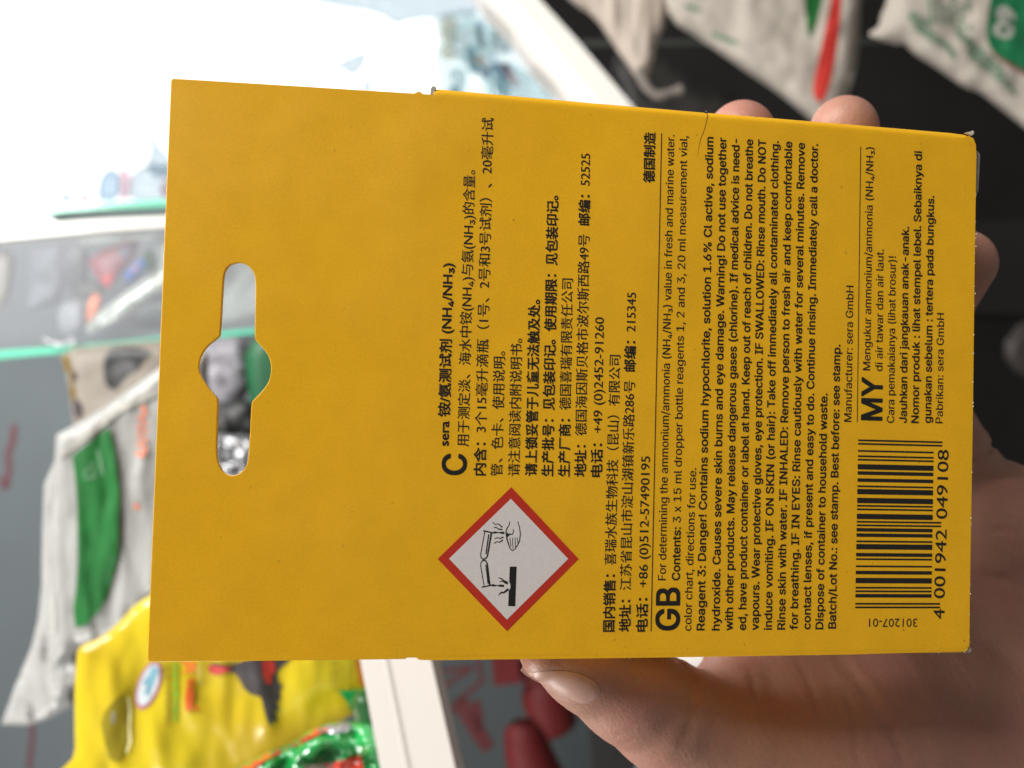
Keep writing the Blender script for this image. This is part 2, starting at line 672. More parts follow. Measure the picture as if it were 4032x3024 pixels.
panel2 = poly_curve('inner_tab', [[(-0.7, 0.0), (38, -0.2), (38, 79.4), (-0.5, 79.7)], [(9.3 + (a - 9.3) * 1.03 + 0.05, 39.8 + (b - 39.8) * 1.006) for a, b in chaikin(HOLE, 1)]],
                    0.12, 0.12, -0.76, M['board'], box)


def interp(x, tab):
    for (a, fa), (b, fb) in zip(tab, tab[1:]):
        if x <= b:
            k = max(0, (x - a) / (b - a))
            return fa + (fb - fa) * k
    return tab[-1][1]


def body_mesh():
    ss = [35.5, 35.62, 36.2, 38, 42, 50, 60, 70, 76, 76.6, 77.2, 85, 95, 105, 112, 116, 117.8, 118.3, 118.9, 119.1]
    verts, faces = [], []
    prof_n = None
    for i, s in enumerate(ss):
        tt = interp(s, [(35.5, -1.9), (36.2, -2.1), (60, -1.62), (76, -1.38), (76.6, -1.3), (77.2, -1.38), (100, -1.1), (116, -0.85), (118.3, -0.72), (119.1, 0.3)])
        tb = interp(s, [(35.5, 79.8), (36.2, 80.05), (70, 79.95), (118.3, 79.4), (119.1, 78.8)])
        dep = 22.0
        pr = []
        rt, rb = 1.35, 0.45
        pr.append((tt + rt + 0.5, 0.005))
        for k in range(7):
            a = math.pi / 2 * k / 6
            pr.append((tt + rt * (1 - math.sin(a)), 0.005 - rt * 1.6 * (1 - math.cos(a))))
        pr.append((tt - 0.15, -dep * 0.4))
        pr.append((tt + 0.1, -dep + 0.6))
        pr.append((tt + 0.7, -dep))
        pr.append((tb - 0.7, -dep))
        pr.append((tb - 0.1, -dep + 0.6))
        pr.append((tb - 0.05, -dep * 0.4))
        for k in range(5):
            a = math.pi / 2 * (1 - k / 4)
            pr.append((tb - rb * (1 - math.sin(a)), 0.005 - rb * (1 - math.cos(a))))
        pr.append((tb - rb - 0.5, 0.005))
        prof_n = len(pr)
        verts += [bl(s, t, z) for t, z in pr]
    for i in range(len(ss) - 1):
        for k in range(prof_n):
            k2 = (k + 1) % prof_n
            faces.append((i * prof_n + k, (i + 1) * prof_n + k, (i + 1) * prof_n + k2, i * prof_n + k2))
    faces.append(tuple(range(prof_n)))
    faces.append(tuple((len(ss) - 1) * prof_n + k for k in reversed(range(prof_n))))
    return verts, faces


bv, bf = body_mesh()
body = mesh_obj('box_body', bv, bf, M['card'], box, True)
bm = bmesh.new()
bm.from_mesh(body.data)
bmesh.ops.recalc_face_normals(bm, faces=bm.faces)
for e in bm.edges:
    if len(e.link_faces) == 2 and e.calc_face_angle(0) > 0.9:
        e.smooth = False
bm.to_mesh(body.data)
bm.free()


def slab(name, pts, z0, z1, material, parent=None):
    n = len(pts)
    v = [bl(s, t, z1) for s, t in pts] + [bl(s, t, z0) for s, t in pts]
    f = [tuple(range(n)), tuple(reversed(range(n, 2 * n)))] + [(i, i + n, (i + 1) % n + n, (i + 1) % n) for i in range(n)]
    o = mesh_obj(name, v, f, material, parent or box)
    b = bmesh.new()
    b.from_mesh(o.data)
    bmesh.ops.recalc_face_normals(b, faces=b.faces)
    b.to_mesh(o.data)
    b.free()
    return o


# grey tuck flap that sticks out past the bottom end, and the rubbed white corners
slab('tuck_flap', [(117, 1.9), (120.3, 1.9), (120.75, 2.3), (120.85, 2.9), (120.6, 8.3), (120.2, 9.0), (119.4, 9.5), (117, 9.5)], -1.25, -0.85, M['board'])
slab('torn_edge', [(35.05, -0.7), (35.1, -1.5), (35.25, -1.95), (35.6, -2.05), (35.9, -1.85), (35.65, -1.3), (35.7, -0.75)], -0.9, -0.25, M['board'])
slab('torn_edge', [(117.8, -0.55), (118.5, -0.72), (119.0, -0.95), (119.2, -0.85), (119.25, -0.5), (118.9, -0.15), (118.4, -0.35)], -0.5, -0.05, M['fibre'])
slab('torn_edge', [(118.4, 79.2), (118.9, 78.7), (119.4, 78.5), (119.6, 79.0), (119.4, 79.4), (118.7, 79.5)], -0.8, -0.25, M['board'])
slab('torn_edge', [(32.6, -0.6), (33.2, -0.95), (33.7, -1.0), (33.95, -0.7), (33.6, -0.5)], -0.4, -0.1, M['card'])

# rubbed paper fibres along the edges
fv, ff = [], []
rnd = random.Random(3)


def chip(s, t, r, z=0.02):
    n = 5
    k0 = len(fv)
    for k in range(n):
        a = 2 * math.pi * k / n + rnd.random()
        fv.append(bl(s + math.cos(a) * r * (0.5 + rnd.random() * 0.8), t + math.sin(a) * r * (0.6 + rnd.random() * 0.9), z + rnd.uniform(0, 0.05)))
    fv.append(bl(s, t, z + 0.12))
    for k in range(n):
        ff.append((k0 + k, k0 + (k + 1) % n, k0 + n))


for (s, t, r) in ((119.65, 15.3, 0.14), (119.6, 15.9, 0.1), (119.65, 17.2, 0.13), (119.6, 24.5, 0.1), (119.35, 33.8, 0.12), (119.35, 38.2, 0.11), (119.4, 41.4, 0.16),
                  (119.4, 41.9, 0.12), (119.3, 52.0, 0.1), (119.2, 59.0, 0.1), (119.2, 70.5, 0.09), (-0.75, 41.0, 0.05), (76.2, -1.0, 0.1)):
    chip(s, t, r)
for k in range(26):
    s = rnd.uniform(84, 92) if k < 14 else rnd.uniform(60, 118)
    chip(s, interp(s, [(70, 80.0), (119, 79.4)]) + rnd.uniform(-0.12, 0.05), rnd.uniform(0.02, 0.055), -0.1)
for k in range(30):
    t = rnd.uniform(3, 78)
    chip(interp(t, [(3, 119.65), (79, 119.1)]) + rnd.uniform(-0.1, 0.05), t, rnd.uniform(0.03, 0.07), -0.02)
tag(mesh_obj('paper_fibres', fv, ff, M['fibre'], box), None, None, kind='stuff')

# ---- flat printing, a few hundredths of a mm above the panel
ZP = 0.035


def flat(name, polys, z, material, parent=None):
    vv, fc = [], []
    for p in polys:
        k = len(vv)
        vv += [bl(s, t, z) for s, t in p]
        ar = sum(p[i][0] * p[(i + 1) % len(p)][1] - p[(i + 1) % len(p)][0] * p[i][1] for i in range(len(p)))
        fc.append(tuple(range(k, k + len(p))) if ar < 0 else tuple(reversed(range(k, k + len(p)))))
    return mesh_obj(name, vv, fc, material, parent or box)


HC = {}


def cap(kind):
    if kind not in HC:
        v, _ = glyphs('H', kind)
        HC[kind] = max(p[1] for p in v)
    return HC[kind]


STY = {'cn': (None, 1.30, 0.045, 0.03, 0.15), 'gb': ('sans', 1.17, 0.042, 0.026, 0), 'big_c': ('sans', 3.35, 0.11, 0.08, 0), 'big': ('sans', 3.45, 0.12, 0.09, 0),
       'big2': ('sans', 3.25, 0.12, 0.09, 0), 'ean': (None, 1.75, 0.02, 0.02, 0)}


def print_text(segs, a, b, kind, capmm, bx, by, base, name='text_line', up=None, reg=0.0):
    full = ''.join(t for t, _ in segs)
    v, _ = glyphs(full, kind, fill=False)
    x0, x1 = min(p[0] for p in v), max(p[0] for p in v)
    ysc = capmm / cap(kind)
    a, b = Vector(a), Vector(b)
    ln = (b - a).length
    e = (b - a) / ln
    upv = Vector((e.y, -e.x)) if up is None else Vector(up)
    if up is None and upv.x > 0:
        upv = -upv
    xsc = ln / (x1 - x0)
    vv, fc = [], []
    done = ''
    for txt, bold in segs:
        pv, _ = glyphs(done + txt, kind, fill=False)
        v, f = glyphs(txt, kind)
        # leading blanks shift nothing visible: align the right-hand ends
        off = max(p[0] for p in pv) - max(p[0] for p in v)
        if bold:
            sh = [(i * bx, j * by) for i in (-1, 0, 1) for j in (-1, 0, 1)]
        else:
            sh = [(-reg, 0), (reg, 0)] if reg else [(0, 0)]
        for q, (dx, dy) in enumerate(sh):
            k = len(vv)
            for (x, y) in v:
                p = a + e * ((x + off - x0) * xsc + dx) + upv * (y * ysc + dy + base)
                vv.append(bl(p.x, p.y, ZP + 0.003 * q))
            fc += [tuple(i + k for i in t) for t in f]
        done += txt
    return mesh_obj(name, vv, fc, M['ink'], box)


for blk, segs, s0, t0, s1, t1 in TEXT:
    kind, cp, bx, by, base = STY[blk]
    bold_all = all(b for _, b in segs)
    ins = bx if bold_all else 0
    print_text(segs, (s0, t0 - ins), (s1, t1 + ins), kind, cp, bx, by, base, name='heading' if blk.startswith('big') else 'text_line', reg=0.024)
print_text([('301207-01', 0)], (110.6, 74.24), (102.9, 74.24), None, 1.22, 0.02, 0.02, 0, up=(0, 1), name='batch_number')

flat('rule_line', [[(69.33, 2.75), (69.47, 2.75), (69.46, 76.08), (69.32, 76.08)]], ZP, M['ink'])
flat('rule_line', [[(100.57, 2.8), (100.69, 2.8), (100.7, 44.87), (100.58, 44.87)]], ZP, M['ink'])

# bar code 4 001942 049108
LC = ['0001101', '0011001', '0010011', '0111101', '0100011', '0110001', '0101111', '0111011', '0110111', '0001011']
GC = [''.join('1' if c == '0' else '0' for c in x)[::-1] for x in LC]
RC = [''.join('1' if c == '0' else '0' for c in x) for x in LC]
PAR = ['LLLLLL', 'LLGLGG', 'LLGGLG', 'LLGGGL', 'LGLLGG', 'LGGLLG', 'LGGGLL', 'LGLGLG', 'LGLGGL', 'LGGLGL']
num = '4001942049108'
bits = '101' + ''.join((LC if q == 'L' else GC)[int(c)] for q, c in zip(PAR[int(num[0])], num[1:7])) + '01010' + ''.join(RC[int(c)] for c in num[7:]) + '101'
bars = []
i = 0
mod = (72.69 - 47.42) / 95
while i < 95:
    if bits[i] == '1':
        j = i
        while j < 95 and bits[j] == '1':
            j += 1
        guard = i < 3 or i >= 92 or 45 <= i < 50
        ta, tb = 72.69 - i * mod, 72.69 - j * mod
        s_end = (114.25 if guard else 112.85) + (72.69 - ta) * 0.006
        s_st = 100.68 + (72.69 - ta) * 0.006
        bars.append([(s_st, ta - 0.005), (s_st, tb + 0.01), (s_end, tb + 0.01), (s_end, ta - 0.005)])
        i = j
    else:
        i += 1
bar_me = None
for p in bars:
    flat('barcode_bar', [p], ZP, M['ink'])

# corrosive hazard diamond
dia = flat('hazard_diamond', [[(38.13, 65.85), (48.37, 55.52), (58.43, 65.68), (48.3, 76.01)]], ZP, M['red_ink'])
flat('diamond_field', [[(39.75, 65.8), (48.34, 57.19), (56.9, 65.69), (48.25, 74.36)]], ZP + 0.01, M['white_ink'], box)


def strokes(name, lst, z=ZP + 0.02):
    vv, fc = [], []
    for q, (pts, w) in enumerate(lst):
        n = len(pts)
        sp = stroke_poly(pts, w)
        k = len(vv)
        vv += [bl(s, t, z + 0.0015 * (q % 7)) for s, t in sp]
        for i in range(n - 1):
            fc.append((k + i, k + i + 1, k + 2 * n - 2 - i, k + 2 * n - 1 - i))
    o = mesh_obj(name, vv, fc, M['ink'], box)
    b = bmesh.new()
    b.from_mesh(o.data)
    for f in b.faces:
        if f.normal.z < 0:
            f.normal_flip()
    b.to_mesh(o.data)
    b.free()
    return o


strokes('test_tube_print', [
    ([(44.72, 61.95), (44.21, 65.22), (44.3, 65.6), (44.6, 65.84), (44.95, 65.75), (45.2, 65.4), (45.68, 62.05)], [0.13, 0.13, 0.16, 0.2, 0.2, 0.22, 0.26]),
    ([(44.5, 61.8), (45.95, 62.1)], 0.2), ([(45.3, 62.3), (44.98, 65.1)], 0.18)])
strokes('test_tube_print', [
    ([(44.82, 69.55), (44.25, 66.6), (44.35, 66.2), (44.62, 66.0), (44.95, 66.05), (45.19, 66.4), (45.64, 69.5)], [0.13, 0.13, 0.16, 0.2, 0.2, 0.22, 0.26]),
    ([(44.5, 69.8), (46.1, 69.45)], 0.2), ([(45.0, 66.6), (45.4, 69.3)], 0.16)])
strokes('drop_print', [([(45.9, 62.03), (46.15, 62.02), (46.45, 62.02), (46.75, 62.03), (47.2, 62.05), (47.55, 62.06)], [0.12, 0.34, 0.2, 0.12, 0.34, 0.3]),
                       ([(45.85, 69.52), (46.15, 69.53), (46.45, 69.55), (46.75, 69.56), (47.2, 69.57), (47.7, 69.6)], [0.12, 0.34, 0.2, 0.12, 0.34, 0.3])])
strokes('fume_print', [([(45.8, 60.56), (46.22, 60.88), (46.63, 60.79), (47.23, 61.27)], [0.1, 0.14, 0.15, 0.2]), ([(45.99, 61.37), (46.35, 61.28), (46.65, 61.53), (47.23, 61.6)], [0.1, 0.16, 0.16, 0.2]),
                       ([(46.12, 62.92), (46.61, 62.75), (46.94, 62.88), (47.43, 62.66)], [0.1, 0.14, 0.15, 0.2]), ([(46.05, 63.57), (46.54, 63.32), (46.87, 63.4), (47.36, 63.07)], [0.1, 0.14, 0.15, 0.2]),
                       ([(46.85, 68.46), (47.26, 68.54), (47.6, 68.86), (48.19, 69.15)], [0.1, 0.16, 0.22, 0.3]), ([(47.03, 68.95), (47.52, 68.94), (47.86, 69.19), (48.27, 69.3)], [0.1, 0.14, 0.16, 0.2]),
                       ([(46.92, 70.95), (47.4, 70.45), (47.65, 70.57), (48.35, 70.05)], [0.1, 0.16, 0.22, 0.34]), ([(47.08, 70.6), (47.57, 70.6), (47.89, 70.3), (48.3, 70.2)], [0.1, 0.14, 0.15, 0.2])])
flat('surface_print', [[(48.45, 66.85), (49.45, 66.84), (49.4, 72.49), (48.38, 72.46), (48.4, 70.3), (48.62, 69.9), (48.62, 69.4), (48.42, 69.0)]], ZP + 0.02, M['ink'])
strokes('hand_print', [
    ([(48.28, 60.44), (48.21, 60.93), (47.89, 61.43), (47.77, 61.92), (47.93, 62.9), (48.2, 63.7), (48.38, 64.21), (48.76, 64.61), (49.13, 64.36), (49.53, 63.7), (49.76, 63.21), (49.85, 62.23), (49.71, 61.24), (49.41, 60.43)],
     [0.13, 0.14, 0.15, 0.17, 0.2, 0.17, 0.15, 0.15, 0.14, 0.15, 0.15, 0.15, 0.13, 0.12]),
    ([(48.34, 62.73), (48.54, 64.04)], 0.1), ([(48.71, 62.73), (48.85, 64.36)], 0.1), ([(49.09, 62.73), (49.21, 64.2)], 0.1), ([(49.42, 62.72), (49.52, 63.54)], 0.1),
    ([(47.95, 62.57), (48.3, 62.24), (48.69, 62.24), (48.89, 61.85), (48.75, 61.5)], [0.22, 0.2, 0.14, 0.12, 0.1]), ([(47.8, 62.1), (48.2, 62.4)], 0.3)])

# the bent crease in the cardboard near the upper edge
strokes('crease_line', [([(76.3, -0.8), (76.35, -0.2), (76.26, 0.4), (75.95, 1.76), (75.4, 3.14), (75.12, 4.5), (74.95, 6.04)], [0.16, 0.13, 0.12, 0.1, 0.09, 0.06, 0.02])], ZP).data.materials[0] = M['crease']
# small specks and smudges on the panel
sm = []
for (s, t, r) in ((47.6, 16.9, 0.13), (72.3, 12.3, 0.12), (97.6, 9.2, 0.12), (40.0, 67, 0.1), (118.2, 77.5, 0.12), (103.3, 66, 0.07), (20.5, 8.4, 0.07), (18, 62, 0.06), (24, 33, 0.07), (30, 71, 0.06),
                  (9, 70, 0.06), (65.5, 78.3, 0.08), (83.5, 78, 0.09), (52.6, 65.0, 0.05)):
    sm.append([(s + math.cos(a * 0.9) * r * rnd.uniform(0.5, 1.1), t + math.sin(a * 0.9) * r * rnd.uniform(0.5, 1.1)) for a in range(7)])
for q in sm:
    flat('speck_mark', [q], ZP + 0.03, M['crease'])

# ------------------------------------------------------------------ the hand
def cv(px, py, d):
    return np.array([(px - 2016) / FPX * d, (py - 1512) / FPX * d, d])


# (a, b, ra, rb): tapered limbs, joints at picture position + depth in mm
CHAINS = [
    # thumb lying along the lower side of the box
    ([(2158, 2566, 133, 4.6), (2300, 2615, 135, 7.0), (2470, 2712, 138, 8.4), (2612, 2812, 141, 9.0), (2850, 2970, 147, 13.2), (3150, 3080, 152, 17)], 2.0),
    # ball of the thumb and palm
    ([(2905, 2785, 154, 9.2), (3070, 2880, 155, 13.8), (3420, 2860, 160, 18), (3900, 2900, 168, 21), (4500, 3050, 182, 24)], 5.0),
    ([(3300, 2500, 168, 12), (3700, 2400, 174, 15), (4200, 2600, 180, 20)], 8.0),
    # outer edge of the palm
    ([(3885, 2090, 166, 14.6), (4060, 2450, 172, 19), (4400, 2900, 180, 23)], 3.5),
    ([(3500, 2100, 172, 11), (3900, 2200, 172, 14)], 6.0),
    # little finger, its tip standing out past the bottom end of the box
    ([(3750, 1870, 166, 9.2), (3560, 1500, 163, 7.8), (3640, 1240, 158, 7.0), (3780, 1040, 153, 6.2)], 1.6),
    # ring, middle and index fingers running behind the box
    ([(3480, 2050, 170, 9.5), (3400, 1400, 166, 8.2), (3350, 870, 160, 7.2), (3322, 512, 152, 6.0)], 3.0),
    ([(3200, 2150, 171, 9.5), (3050, 1400, 166, 8.2), (2950, 870, 160, 7.2), (2918, 532, 152, 6.1)], 3.0),
    ([(2950, 2350, 170, 9.5), (2720, 1600, 166, 8.2), (2600, 1000, 160, 7.4), (2560, 720, 154, 6.6)], 3.0),
    ([(3000, 2600, 164, 11), (3300, 2250, 170, 11), (3600, 2250, 172, 12)], 6.0),
]
# skin folds pressed into the surface: polylines, radius, depth
FOLDS = []


def caps_sdf(p, chains):
    tot = None
    for pts, k in chains:
        dch = None
        for q, r in zip(pts, pts[1:]):
            a, b = cv(*q[:3]), cv(*r[:3])
            ba = b - a
            t = np.clip(((p - a) @ ba) / (ba @ ba), 0, 1)
            t2 = t
            dd = np.linalg.norm(p - a - t[..., None] * ba, axis=-1) - (q[3] + (r[3] - q[3]) * t2)
            if dch is None:
                dch = dd
            else:
                h = np.clip(0.5 + 0.5 * (dch - dd) / 1.5, 0, 1)
                dch = dch * (1 - h) + dd * h - 1.5 * h * (1 - h)
        if tot is None:
            tot = dch
        else:
            h = np.clip(0.5 + 0.5 * (tot - dch) / k, 0, 1)
            tot = tot * (1 - h) + dch * h - k * h * (1 - h)
    return tot


def folds(p, d):
    for pts, r, dep in FOLDS:
        best = None
        for q, s in zip(pts, pts[1:]):
            a, b = cv(*q), cv(*s)
            ba = b - a
            t = np.clip(((p - a) @ ba) / (ba @ ba), 0, 1)
            w = p - a - t[..., None] * ba
            w[..., 2] *= 0.35
            dd = np.linalg.norm(w, axis=-1)
            best = dd if best is None else np.minimum(best, dd)
        d = d + dep * np.exp(-(best / r) ** 2)
    return d


# creases seen on the palm: picture polylines, half width in px, depth in mm
CREASES = [
    ([(2672, 2600), (2712, 2655), (2732, 2735), (2724, 2820), (2700, 2900), (2670, 2960)], 24, 0.5),
    ([(3800, 1830), (3870, 1780), (3935, 1738), (3975, 1700)], 22, 0.9),
    ([(3300, 2590), (3401, 2711), (3459, 2817), (3536, 2943), (3560, 3010)], 17, 0.55),
    ([(3420, 2700), (3488, 2807), (3526, 2904), (3575, 2990)], 14, 0.4),
    ([(3335, 2715), (3360, 2830), (3371, 2962), (3385, 3040)], 14, 0.35),
    ([(2950, 2630), (2965, 2690), (3003, 2827), (3020, 2900)], 15, 0.3),
    ([(3590, 2700), (3640, 2780), (3691, 2866), (3720, 2960)], 15, 0.3),
    ([(3150, 2620), (3200, 2720), (3230, 2850), (3240, 2960)], 13, 0.25),
    ([(3880, 2090), (3960, 2085), (4060, 2100)], 15, 0.4),
    ([(3860, 2255), (3950, 2280), (4060, 2330)], 16, 0.35),
    ([(2420, 2900), (2480, 2880), (2540, 2868)], 10, 0.25),
    ([(2440, 2930), (2500, 2905), (2560, 2895)], 9, 0.2),
    ([(2580, 2975), (2650, 2950), (2720, 2945)], 9, 0.2),
]


def creases(p, d):
    z = np.maximum(p[..., 2], 1)
    q = np.stack([p[..., 0] / z * FPX + 2016, p[..., 1] / z * FPX + 1512], -1)
    for pts, w, dep in CREASES:
        best = None
        n = len(pts)
        for i in range(n - 1):
            a, b = np.array(pts[i], float), np.array(pts[i + 1], float)
            ba = b - a
            t = np.clip(((q - a) @ ba) / (ba @ ba), 0, 1)
            dd = np.linalg.norm(q - a - t[..., None] * ba, axis=-1)
            fade = np.sin(np.pi * np.clip((i + t) / (n - 1), 0.03, 0.97)) ** 0.5
            v = 0.5 * dep * fade * np.exp(-(dd / w) ** 2) - 0.25 * dep * fade * np.exp(-((dd - 2.2 * w) / w) ** 2)
            best = v if best is None else np.where(np.abs(v) > np.abs(best), v, best)
        d = d + best
    # the groove that frames the thumbnail
    return d


def box_cut(p, d):
    """keep the flesh out of the box: it flattens against the cardboard"""
    q = p - np.array(T0)
    s, t, z = q @ np.array(RS), q @ np.array(RT), q @ np.array(RN)
    bx = np.maximum.reduce([35.5 - s, s - 119.6, -0.9 - t, t - 80.2, -z, z - 22.2])
    return np.maximum(d, -bx)


def field(p):
    return box_cut(p, creases(p, folds(p, caps_sdf(p, CHAINS))))


def surface_nets(fn, lo, hi, h):
    n = [int((hi[i] - lo[i]) / h) + 1 for i in range(3)]
    ax = [lo[i] + h * np.arange(n[i]) for i in range(3)]
    F = np.empty(n, dtype=np.float64)
    for i in range(n[0]):
        g = np.stack(np.meshgrid([ax[0][i]], ax[1], ax[2], indexing='ij'), -1)[0]
        F[i] = fn(g)
    S = F < 0
    c = [S[a:n[0] - 1 + a, b:n[1] - 1 + b, e:n[2] - 1 + e] for a in (0, 1) for b in (0, 1) for e in (0, 1)]
    cnt = sum(x.astype(int) for x in c)
    act = (cnt > 0) & (cnt < 8)
    idx = -np.ones(act.shape, dtype=int)
    cells = np.argwhere(act)
    idx[act] = np.arange(len(cells))
    acc = np.zeros((len(cells), 3))
    num_ = np.zeros(len(cells))
    corners = [(a, b, e) for a in (0, 1) for b in (0, 1) for e in (0, 1)]
    for A in corners:
        for ax_i in range(3):
            if A[ax_i] == 0:
                B = list(A)
                B[ax_i] = 1
                ia = cells + np.array(A)
                ib = cells + np.array(B)
                fa = F[ia[:, 0], ia[:, 1], ia[:, 2]]
                fb = F[ib[:, 0], ib[:, 1], ib[:, 2]]
                m = (fa < 0) != (fb < 0)
                t = np.where(m, fa / np.where(m, fa - fb, 1), 0)
                pt = np.array(A) + t[:, None] * (np.array(B) - np.array(A))
                acc[m] += pt[m]
                num_[m] += 1
    V = (cells + acc / num_[:, None]) * h + np.array(lo)
    faces = []
    for a in range(3):
        b, e = (a + 1) % 3, (a + 2) % 3
        sl0 = [slice(1, n[k] - 1) for k in range(3)]
        sl1 = list(sl0)
        sl0[a] = slice(0, n[a] - 1)
        sl1[a] = slice(1, n[a])
        s0, s1 = S[tuple(sl0)], S[tuple(sl1)]
        ed = np.argwhere(s0 != s1)
        off = np.array([1, 1, 1])
        off[a] = 0
        base = ed + off
        flip = s0[s0 != s1]
        ub = np.zeros(3, int)
        ub[b] = 1
        ue = np.zeros(3, int)
        ue[e] = 1
        q = [base - ub - ue, base - ue, base, base - ub]
        ids = np.stack([idx[k[:, 0], k[:, 1], k[:, 2]] for k in q], 1)
        ok = (ids >= 0).all(1)
        ids, fl = ids[ok], flip[ok]
        ids = np.where(fl[:, None], ids, ids[:, ::-1])
        faces.append(ids)
    return V, np.concatenate(faces)


def build_hand():
    h = 0.75
    V, Fq = surface_nets(field, (-14, -60, 110), (132, 92, 196), h)
    eps = 0.15
    for _ in range(2):
        d = field(V)
        g = np.stack([field(V + np.eye(3)[k] * eps) - field(V - np.eye(3)[k] * eps) for k in range(3)], 1) / (2 * eps)
        gl = np.maximum(1e-6, np.linalg.norm(g, axis=1))
        step = np.clip(d / gl, -0.5, 0.5)
        V = V - g / gl[:, None] * step[:, None]
    me = bpy.data.meshes.new('hand')
    W = np.stack([-V[:, 1], V[:, 2], -V[:, 0]], 1) / 1000.0
    me.vertices.add(len(W))
    me.vertices.foreach_set('co', (W).ravel())
    me.loops.add(len(Fq) * 4)
    me.polygons.add(len(Fq))
    me.loops.foreach_set('vertex_index', Fq.ravel().astype(np.int32))
    me.polygons.foreach_set('loop_start', np.arange(0, len(Fq) * 4, 4, dtype=np.int32))
    me.polygons.foreach_set('use_smooth', np.ones(len(Fq), dtype=bool))
    me.update(calc_edges=True)
    me.validate()
    o = bpy.data.objects.new('hand', me)
    COL.objects.link(o)
    o.location = CAM
    return o


def skin_material():
    m = mat('skin', (0.56, 0.30, 0.19), rough=0.48, sss=0.25, spec=0.45)
    nt = m.node_tree
    b = nt.nodes['Principled BSDF']
    tc = nt.nodes['Texture Coordinate']
    n = nt.nodes.new('ShaderNodeTexNoise')
    n.inputs['Scale'].default_value = 90
    n.inputs['Detail'].default_value = 4
    nt.links.new(tc.outputs['Object'], n.inputs['Vector'])
    r = nt.nodes.new('ShaderNodeValToRGB')
    r.color_ramp.elements[0].position = 0.35
    r.color_ramp.elements[0].color = (0.43, 0.205, 0.160, 1)
    r.color_ramp.elements[1].position = 0.65
    r.color_ramp.elements[1].color = (0.40, 0.215, 0.152, 1)
    nt.links.new(n.outputs['Fac'], r.inputs['Fac'])
    n3 = nt.nodes.new('ShaderNodeTexNoise')
    n3.inputs['Scale'].default_value = 1400
    nt.links.new(tc.outputs['Object'], n3.inputs['Vector'])
    mr = nt.nodes.new('ShaderNodeMapRange')
    mr.inputs['To Min'].default_value = 0.88
    mr.inputs['To Max'].default_value = 1.12
    nt.links.new(n3.outputs['Fac'], mr.inputs['Value'])
    vm = nt.nodes.new('ShaderNodeVectorMath')
    vm.operation = 'SCALE'
    nt.links.new(r.outputs['Color'], vm.inputs[0])
    nt.links.new(mr.outputs['Result'], vm.inputs['Scale'])
    nt.links.new(vm.outputs['Vector'], b.inputs['Base Color'])
    # fine lines that run along the palm, and finer pores
    def dotn(vec, sc):
        d_ = nt.nodes.new('ShaderNodeVectorMath')
        d_.operation = 'DOT_PRODUCT'
        d_.inputs[1].default_value = tuple(c * sc for c in vec)
        nt.links.new(tc.outputs['Object'], d_.inputs[0])
        return d_.outputs['Value']
    cb_ = nt.nodes.new('ShaderNodeCombineXYZ')
    nt.links.new(dotn((0.5, 0.0, -0.86), 330), cb_.inputs[0])
    nt.links.new(dotn((-0.86, 0.0, -0.5), 38), cb_.inputs[1])
    nt.links.new(dotn((0.0, 1.0, 0.0), 60), cb_.inputs[2])
    w = nt.nodes.new('ShaderNodeTexNoise')
    w.inputs['Scale'].default_value = 1.0
    w.inputs['Detail'].default_value = 3
    w.inputs['Distortion'].default_value = 0.4
    nt.links.new(cb_.outputs[0], w.inputs['Vector'])
    rp = nt.nodes.new('ShaderNodeMapRange')
    rp.inputs['From Min'].default_value = 0.36
    rp.inputs['From Max'].default_value = 0.5
    nt.links.new(w.outputs['Fac'], rp.inputs['Value'])
    b1 = nt.nodes.new('ShaderNodeBump')
    b1.inputs['Distance'].default_value = 0.0002
    b1.inputs['Strength'].default_value = 0.2
    nt.links.new(rp.outputs['Result'], b1.inputs['Height'])
    v = nt.nodes.new('ShaderNodeTexVoronoi')
    v.inputs['Scale'].default_value = 1800
    nt.links.new(tc.outputs['Object'], v.inputs['Vector'])
    b2 = nt.nodes.new('ShaderNodeBump')
    b2.inputs['Distance'].default_value = 0.00006
    b2.inputs['Strength'].default_value = 0.6
    nt.links.new(v.outputs['Distance'], b2.inputs['Height'])
    nt.links.new(b1.outputs['Normal'], b2.inputs['Normal'])
    nt.links.new(b2.outputs['Normal'], b.inputs['Normal'])
    return m


M['skin'] = skin_material()
M['nail'] = mat('fingernail', (0.50, 0.30, 0.235), rough=0.42, coat=0.0, sss=0.0, var=0.05, vscale=500)
hand = build_hand()
hand.data.materials.append(M['skin'])
tag(hand, 'bare hand holding the yellow box from behind, thumb along its lower edge', 'hand')


hb = BVHTree.FromPolygons([v.co + CAM for v in hand.data.vertices], [tuple(p.vertices) for p in hand.data.polygons])


